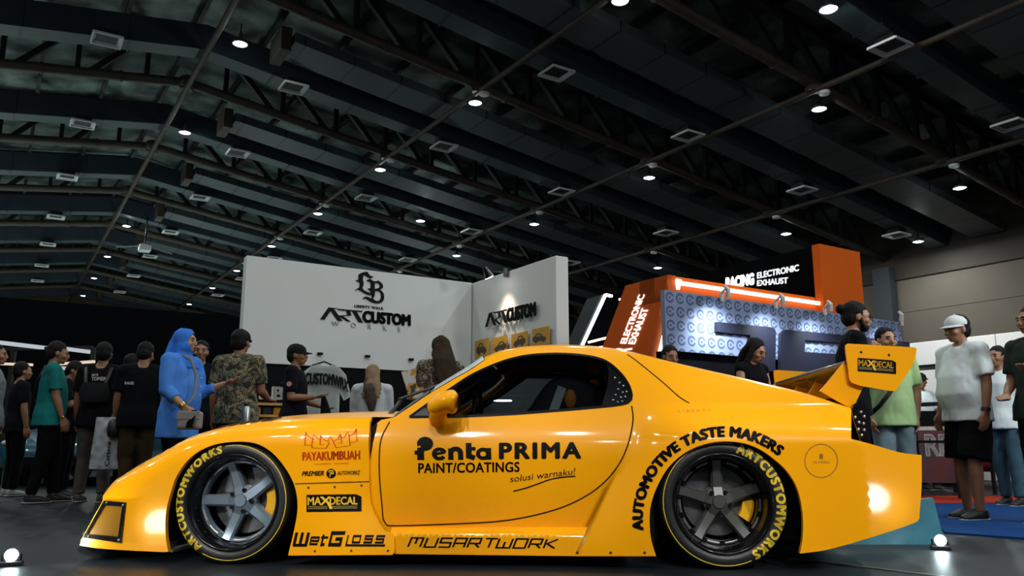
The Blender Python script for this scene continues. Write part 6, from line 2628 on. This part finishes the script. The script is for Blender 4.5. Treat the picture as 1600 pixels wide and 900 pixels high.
m_jean2 = mat('blue_jeans', (.050, .105, .15), rough=.9, noise=.25, nscale=9)
m_green = mat('pale_green_tee', (.42, .62, .30), rough=.9, noise=.12, nscale=9)
m_tan = mat('tan_scarf', (.28, .19, .12), rough=.9, noise=.2, nscale=12)
m_brh = mat('dark_brown_scarf', (.045, .032, .022), rough=.85, noise=.2, nscale=12)
m_blouse = mat('white_blouse', (.55, .58, .62), rough=.85, noise=.06, nscale=8)
m_camo = ramp_mat('camouflage_print', [(0.0, (.010, .012, .008)), (.40, (.065, .068, .040)), (.49, (.26, .21, .12)), (.55, (.025, .028, .016)), (.62, (.15, .145, .10))], 11, detail=4, distort=1.2)
m_leo = ramp_mat('speckled_print', [(0.0, (.03, .02, .015)), (.42, (.20, .15, .11)), (.50, (.015, .012, .010)), (.60, (.33, .28, .22))], 26, detail=3, distort=.6)
m_shoe = mat('black_shoe', (.010, .010, .011), rough=.6, noise=.2)
m_shoeg = mat('grey_shoe', (.09, .085, .08), rough=.7, noise=.2)
m_capb = mat('black_cap', (.010, .010, .011), rough=.8, noise=.2)
m_capw = mat('white_cap', (.62, .65, .66), rough=.8, noise=.05)
m_gold = mat('gold_metal', (.65, .42, .12), rough=.3, metal=1.0)
m_strap = mat('grey_strap', (.22, .21, .22), rough=.7, noise=.2)


def band(P, s, m, name, t=.93, r=.034, w=.018):
    """ring on a forearm"""
    a, b = P['el'][s], P['wr'][s]
    c = a.lerp(b, t)
    d = (b - a).normalized()
    return MB().tube([c - d * w / 2, c + d * w / 2], r * P['k'], 14).build(name, m, P['body'], auto=40)


def on_back(P, s, w, h, x, z, m, name='shirt_lettering', front=False, bold=.03, gap=.012, y=None):
    """small lettering on the back (or chest)"""
    Vt, Ft = text2d(s, bold)
    Vt = norm2d(Vt)
    sg = -1 if front else 1
    vs = []
    for a, b in Vt:
        xx = x + w * (a - .5) * (1 if front else -1)
        yy = (.140 + gap) * (1 - .5 * (xx / .24) ** 2) if y is None else y
        vs.append(P['T'](P['S'](xx, sg * yy, z + h * b)))
    return mesh_obj(name, vs, [tuple(f) for f in Ft], m, P['body'])


def strap_tube(P, pts, m, name, r=.02, parent=None):
    return MB().tube([P['T'](P['S'](*p)) for p in pts], [(r, .006)] * len(pts), 8).build(name, m, parent or P['body'], smooth=True)


# --- left group
L = by_feet(62, 786)
P = person(L, 125, 1.63, 'man in teal t-shirt and black trousers with a strap across his back, seen from behind', arms=(((.05, .06, -1), (.02, .28, -1)), ((.06, .12, -1), (.02, .35, -1))), top=m_teal, bottom=m_blkp, shoe=m_shoe,
           head=(-5, 10), width=1.08, belly=.5, legs=((.07, .12), (-.08, -.10)))
strap_tube(P, [(-.13, .10, 1.43), (-.05, .155, 1.28), (.10, .16, 1.10), (.17, .10, .98)], m_mblk, 'bag_strap', .016)
band(P, -1, m_gold, 'bracelet')
L = by_feet(140, 786) + Vector((0, 0, 0))
P = person(L, 188, 1.62, 'man in black printed t-shirt and grey trousers carrying a white plastic bag', arms=(((.10, .02, -1), (.05, .25, -1)), ((.16, .05, -1), (.10, .25, -1))), top=m_tb, bottom=m_gryp, shoe=m_shoeg,
           head=(8, 5), width=1.1, belly=.3, legs=((.16, .10), (-.12, -.02)))
PB = P
on_back(P, 'art', .07, .025, .02, 1.335, m_skinw)
on_back(P, 'TOMER', .15, .04, -.02, 1.285, m_skinw)
MB().tube([P['T'](P['S'](.0, .17, 1.06)), P['T'](P['S'](.0, .185, 1.14)), P['T'](P['S'](.0, .18, 1.26))], [(.13, .045), (.15, .05), (.12, .04)], 16).build('back_pouch', mat('dark_grey_pouch', (.018, .019, .021), rough=.8, noise=.2), P['body'], auto=50)
strap_tube(P, [(.13, .12, 1.43), (.10, .17, 1.25), (.05, .19, 1.1)], m_mblk, 'bag_strap', .018)
strap_tube(P, [(-.13, .12, 1.43), (-.10, .17, 1.25), (-.05, .19, 1.1)], m_mblk, 'bag_strap', .018)
# the plastic bag he holds: a thing of its own
hw = P['root'].matrix_basis @ P['wr'][-1] if False else (Matrix.Translation(L) @ Matrix.Rotation(R(188), 4, 'Z')) @ P['wr'][-1]
bagp = at_y(167, 735, L.y - .22)
bag = empty('plastic_bag', Vector((bagp.x, bagp.y, 0)), 0, 'crumpled white plastic bag with dark print held by the backpack man', 'bag')
zt, zb_ = at_y(167, 652, bagp.y).z, at_y(167, 733, bagp.y).z
wb = .155
bm = bmesh.new()
gx, gz = 14, 20
for side in (1, -1):
    gv = [[bm.verts.new(((-1 + 2 * i / gx) * wb * (1 + .06 * (1 - j / gz)) + .06 * (1 - j / gz) * -.3, side * (.055 * (1 - (-1 + 2 * i / gx) ** 4) * (.4 + .6 * math.sin(PI * min(1, .25 + .75 * (1 - j / gz))))) + .02 * nz.noise(Vector((i * .5, j * .4, side))), zb_ + (zt - zb_) * j / gz + .01 * nz.noise(Vector((i * .7, 3, side))))) for j in range(gz + 1)] for i in range(gx + 1)]
    for i in range(gx):
        for j in range(gz):
            bm.faces.new((gv[i][j], gv[i + 1][j], gv[i + 1][j + 1], gv[i][j + 1]))
bmesh.ops.remove_doubles(bm, verts=bm.verts, dist=.002)
bmesh.ops.recalc_face_normals(bm, faces=bm.faces)
me = bpy.data.meshes.new('bag_body')
bm.to_mesh(me)
bm.free()
me.polygons.foreach_set('use_smooth', [True] * len(me.polygons))
link_mesh('bag_body', me, mat('white_plastic', (.50, .53, .56), rough=.35, noise=.12, nscale=9), bag)
T_ = text2d('Cartens', .02)
mesh_obj('bag_print', [(.01 + .045 * (1 - y), -.078, zb_ + .03 + .24 * x) for x, y in norm2d(T_[0])], [tuple(f) for f in T_[1]], m_sign, bag)
MB().tube([(0, 0, zt - .01), (.03, .0, zt + .07), (.06, .02, zt + .10)], .012, 8).build('bag_handle', MATS['white_plastic'], bag, smooth=True)
pch = at_y(178, 668, L.y - .30)
tag(MB().tube([pch + Vector((0, 0, .08)), pch + Vector((0, 0, .05)), pch - Vector((0, 0, .03)), pch - Vector((0, 0, .09)), pch - Vector((0, 0, .10))], [.03, .055, .065, .05, .02], 14).build('waist_pouch', m_mblk, auto=60),
    'small black pouch hanging above the white plastic bag', 'pouch')
L = stand(213, 8.15)
P = person(L, 205, 1.60, 'man in black t-shirt with olive trousers, wristwatch on the hanging arm', arms=(((.10, .1, -1), (.02, .30, -1)), ((.14, .0, -1), (.05, .20, -1))), top=m_tb, bottom=m_olive, shoe=m_shoe, head=(-25, 15), width=1.1, belly=.4)
band(P, 1, m_alu, 'wristwatch', .95, .036, .022)
on_back(P, 'RAGE', .09, .03, .12, 1.24, m_skinw)
L = stand(196, 9.3)
P = person(L, 160, 1.60, 'man in black cap partly hidden behind the olive-trousered man', top=m_tb, bottom=m_blkp, shoe=m_shoe, cap=(m_capb, m_capb), vox=.013)
L = stand(100, 9.2)
P = person(L, 100, 1.52, 'man in black holding a phone between teal shirt and backpack men', arms=(((.05, .4, -1), (-.1, 1, .25)), ((.05, .4, -1), (-.1, 1, .2))), top=m_tb, bottom=m_blkp, shoe=m_shoe, head=(0, 25))
wv = (Matrix.Translation(L) @ Matrix.Rotation(R(100), 4, 'Z')) @ (P['wr'][-1] + P['hdir'][-1] * .10)
tag(MB().box((0, 0, 0), (.075, .010, .15)).build('phone', m_blk, loc=wv + Vector((0, 0, .04)), rz=R(20), bevel=.006), 'black phone held by the man behind teal shirt', 'phone')
L = stand(-24, 8.3)
P = person(L, 110, 1.60, 'person in grey top cut off by the left edge of the picture', top=mat('grey_top', (.22, .23, .24), rough=.9, noise=.35, nscale=25), bottom=mat('pale_grey_trousers', (.16, .17, .17), rough=.9, noise=.2), shoe=m_shoe, sleeve='long')
L = stand(22, 9.4)
P = person(L, 140, 1.52, 'person in black behind the teal shirt man near the left edge', top=m_tb, bottom=m_blkp, shoe=mat('white_shoe', (.4, .42, .42), rough=.6), vox=.013)
# --- woman in blue
L = stand(276, 7.05)
P = person(L, 80, 1.58, 'woman in bright blue hijab and blouse, hand raised, grey shoulder bag', arms=(((.10, .30, -1), (.10, .9, .32), (.0, 1, .25)), ((.22, .12, -1), (.0, .75, -.62), (.0, .6, -.8))), top=m_blue, bottom=m_blkp, shoe=m_shoe, hijab=m_bluh,
           sleeve='three', top_len=.12, width=1.2, belly=.6, skin=m_skinl, head=(5, 0), skirt=False)
band(P, -1, m_gold, 'bracelet', .95, .036, .03)
for z in (1.08, 1.16, 1.24):
    MB().ell(P['T'](P['S'](0, -.20, z)), .008, 8, 6).build('button', m_skinw, P['body'], smooth=True)
wl_ = Matrix.Translation(L) @ Matrix.Rotation(R(80), 4, 'Z')
bgp = at_y(297, 655, L.y - .27)
sb = empty('shoulder_bag', bgp, 0, 'pale grey shoulder bag on a long strap at the blue woman\'s side', 'bag')
MB().box((0, 0, -.01), (.20, .09, .15)).build('bag_body', mat('pale_grey_leather', (.30, .27, .27), rough=.55, noise=.1), sb, bevel=.025)
MB().box((0, -.042, .03), (.19, .015, .07)).build('flap', MATS['pale_grey_leather'], sb, bevel=.006)
st_ = [bgp + Vector((-.06, -.03, .06))] + [wl_ @ P['T'](P['S'](*q)) for q in ((-.13, -.225, 1.08), (-.10, -.205, 1.26), (-.085, -.13, 1.41), (-.08, .0, 1.47))]
STRAP = MB().tube([q - bgp for q in st_], [(.013, .005)] * 5, 8).build('strap', m_strap, sb, smooth=True)
sb.rotation_euler = (0, 0, 0)
ph = wl_ @ (P['wr'][-1] + P['hdir'][-1] * .09)
tag(MB().box((0, 0, 0), (.012, .075, .15), Matrix.Rotation(R(12), 3, 'Y')).build('phone', m_blk, loc=ph + Vector((.03, -.02, -.03)), rz=R(75), bevel=.005), 'black phone in the blue woman\'s lowered hand', 'phone')
L = stand(303, 8.2)
P = person(L, 20, 1.62, 'person in dark clothes glimpsed between the blue woman and camouflage man', top=m_tb, bottom=m_blkp, shoe=m_shoe, vox=.013)
# --- camouflage man
L = stand(366, 7.55)
P = person(L, 172, 1.64, 'man in camouflage print shirt and black cap, seen from behind', arms=(((.16, .02, -1), (.03, .12, -1)), ((.12, .12, -1), (-.1, .7, -.2))), top=m_camo, bottom=m_blkp, shoe=m_shoe, cap=(m_capb, m_capb), width=1.12, belly=.3, top_len=.0, collar=m_camo, head=(0, 0))
bt = (Matrix.Translation(L) @ Matrix.Rotation(R(172), 4, 'Z')) @ (P['T'](P['S'](.02, .20, .83)))
bp2 = at_y(384, 655, L.y - .22)
bo = empty('steel_bottle', bp2 + Vector((0, 0, -.10)), 0, 'steel drinking bottle behind the camouflage man\'s hip', 'bottle')
MB().lathe([(0, 0), (.036, 0), (.038, .01), (.038, .19), (.028, .215), (0, .215)], 'z', seg=20).build('bottle_body', mat('brushed_steel', (.5, .52, .52), rough=.3, metal=.9), bo, auto=40)
MB().lathe([(0, .215), (.028, .215), (.028, .245), (0, .25)], 'z', seg=20).build('bottle_cap', m_mblk, bo, auto=40)
# --- cap man facing right
L = stand(457, 8.35)
P = person(L, 92, 1.60, 'man in black t-shirt with red badge and black cap facing the hanging shirt', arms=(((.06, .10, -1), (-.1, .8, -.25)), ((.10, .05, -1), (-.05, 1, .02), (-.2, 1, .1))), top=m_navy, bottom=m_blkp, shoe=m_shoe, cap=(m_capb, m_capb), head=(-4, 0), width=1.05)
MB().tube([P['sh'][-1].lerp(P['el'][-1], .5) + Vector((-.074, 0, 0)), P['sh'][-1].lerp(P['el'][-1], .5) + Vector((-.082, 0, 0))], .026, 16).build('sleeve_badge', mat('pink_badge', (.55, .22, .22), rough=.6), P['body'])
on_back(P, 'Garage', .11, .035, -.02, 1.27, m_skinw)
hb2 = (Matrix.Translation(L) @ Matrix.Rotation(R(92), 4, 'Z')) @ (P['wr'][-1] + P['hdir'][-1] * .09)
tag(MB().tube([hb2 + Vector((0, 0, .02)), hb2 + Vector((.02, 0, -.08)), hb2 + Vector((.04, 0, -.20)), hb2 + Vector((.05, 0, -.26))], [.018, .04, .06, .06], 12).build('black_cloth', m_tb, smooth=True), 'small black cloth hanging from the cap man\'s hand', 'cloth')
# --- tan scarf woman
L = stand(579, 8.6)
P = person(L, 185, 1.42, 'short woman in white blouse and tan hijab, seen from behind', arms=(((.10, .20, -1), (-.1, .9, -.2)), ((.10, .20, -1), (-.1, .9, -.2))), top=m_blouse, bottom=m_blkp, shoe=m_shoe, hijab=m_tan, sleeve='long', width=1.1, head=(0, 12))
mb = MB()
k_ = P['k']
mb.tube([P['hd'] + Vector((.03, .10, -.05)), P['hd'] + Vector((.02, .15, -.16)), P['hd'] + Vector((-.01, .16, -.30)), P['hd'] + Vector((-.02, .15, -.40))], [(.05, .03), (.07, .03), (.06, .025), (.025, .012)], 12)
remesh(mb, 'scarf_tail', .010, mat('dark_taupe_scarf', (.085, .062, .05), rough=.9, noise=.3, nscale=14), P['body'], smooth=2, disp=.012, dscale=14)
# --- brown scarf woman
L = stand(686, 7.7)
P = person(L, 205, 1.60, 'woman in long dark brown hijab and speckled blouse behind the windscreen', arms=(((.10, .25, -1), (-.1, .9, -.1)), ((.25, .20, -1), (.1, .8, -.1))), top=m_leo, bottom=m_blkp, shoe=m_shoe, hijab=m_brh, sleeve='long', width=1.08, head=(0, 5))
mb = MB()
mb.tube([P['hd'] + Vector((0, .07, .03)), P['hd'] + Vector((0, .12, -.12)), P['hd'] + Vector((-.03, .15, -.30)), P['hd'] + Vector((-.06, .15, -.46))], [(.085, .06), (.12, .045), (.11, .03), (.05, .02)], 16)
remesh(mb, 'scarf_tail', .010, m_brh, P['body'], smooth=2, disp=.010, dscale=12)
lf = at_y(651, 598, 7.6)
tag(MB().box((0, 0, 0), (.22, .012, .28), Matrix.Rotation(R(-18), 3, 'Y')).build('leaflet', ramp_mat('leaflet_print', [(0, (.55, .55, .53)), (.50, (.50, .27, .05)), (.60, (.06, .05, .04))], 9), loc=lf, rz=R(15)), 'white and orange leaflet held by the brown scarf woman', 'leaflet')
# --- behind the roof
L = stand(1051, 7.6)
P = person(L, 15, 1.50, 'person with dark fringe just visible over the car roof', top=m_tb, bottom=m_blkp, shoe=m_shoe, hair='short', head=(0, 12), vox=.013)
L = stand(1183, 7.35)
P = person(L, 30, 1.54, 'woman with long dark hair in sleeveless black top looking down', arms=(((.14, .10, -1), (-.1, .75, -.5)), ((.14, .10, -1), (-.1, .75, -.5))), top=m_tb, bottom=m_blkp, shoe=m_shoe, hair='long', head=(12, 26), sleeve='none', skin=m_skinl, width=.92)
on_back(P, 'SQUAD', .10, .03, 0, 1.17, m_skinw, front=True)
# --- bun man
L = stand(1334, 6.35)
P = person(L, 78, 1.70, 'bearded man in black with hair bun and glasses facing right', arms=(((.10, -.15, -1), (-.6, .6, .7)), ((.10, -.15, -1), (-.6, .6, .6))), top=m_tb, bottom=m_blkp, shoe=m_shoe, hair='bun', head=(6, 6), skin=m_skinl, lean=8, width=1.0)
hcx, HRx, kx = P['hd'], P['HR'], P['k']
gm = MB()
for s in (1, -1):
    c = hcx + HRx @ Vector((.032 * s, -.097, .008)) * kx
    rg = [c + HRx @ Vector((.021 * math.cos(2 * PI * i / 14), -.004, .018 * math.sin(2 * PI * i / 14))) for i in range(15)]
    gm.tube(rg, .0028, 6, caps=False)
    gm.tube([hcx + HRx @ Vector((.053 * s, -.097, .010)), hcx + HRx @ Vector((.077 * s, -.04, .012)), hcx + HRx @ Vector((.079 * s, .01, .012))], .0028, 6)
gm.tube([hcx + HRx @ Vector((-.011, -.102, .010)), hcx + HRx @ Vector((.011, -.102, .010))], .0028, 6)
gm.build('glasses', m_mblk, P['body'], smooth=True)
MB().lathe([(.070, .0), (.076, .006), (.070, .012)], 'z', P['neck'] + Vector((0, -.012, -.006)), 20).build('lanyard', m_strap, P['body'], smooth=True)
# --- green shirt man
L = stand(1398, 6.75)
P = person(L, -8, 1.55, 'man in pale green t-shirt and faded jeans behind the rear wing', arms=(((.16, -.05, -1), (-.15, .25, -1)), ((.16, -.05, -1), (-.15, .25, -1))), top=m_green, bottom=m_jean, shoe=m_shoe, skin=m_skinl, head=(14, 2), width=1.1, belly=.4)
strap_tube(P, [(.09, -.155, 1.31), (.02, -.185, 1.22), (-.08, -.215, 1.08), (-.16, -.200, .98), (-.21, -.13, .92)], m_mblk, 'bag_strap', .018)
# --- white cap man
L = by_feet(1529, 812)
P = person(L, -78, 1.62, 'man in white cap, white t-shirt and black shorts, hand in pocket', arms=(((.10, -.02, -1), (.03, .20, -1)), ((.10, .02, -1), (.03, .30, -1))), top=m_tee_w, bottom=m_blkp, shoe=m_shoe, cap=(m_capw, m_capw), head=(0, 6), width=1.16, belly=1.0, shorts=True, legs=((.10, .06), (-.10, .0)))
band(P, 1, m_mblk, 'wristwatch', .90, .036, .026)
L = stand(1574, 8.0)
P = person(L, -60, 1.54, 'person in white top and blue jeans behind the white cap man', top=m_tee_w, bottom=m_jean2, shoe=m_shoe, legs=((.12, .08), (-.08, -.02)), width=1.05)
L = stand(1634, 6.1)
P = person(L, -75, 1.62, 'person in dark green top at the right edge of the picture', arms=(((.10, .0, -1), (-.05, .5, .1)), ((.12, .1, -1), (-.3, .5, -.3))), top=mat('dark_green_top', (.025, .04, .03), rough=.9, noise=.3, nscale=15), bottom=m_blkp, shoe=m_shoe, width=1.1)
L = stand(1447, 10.6)
P = person(L, 5, 1.50, 'person in white top and black headgear behind the rack, left of the white cap man', top=m_tee_w, bottom=m_blkp, shoe=m_shoe, hair='short', width=.95, vox=.012, cap=(m_capb, m_capb))
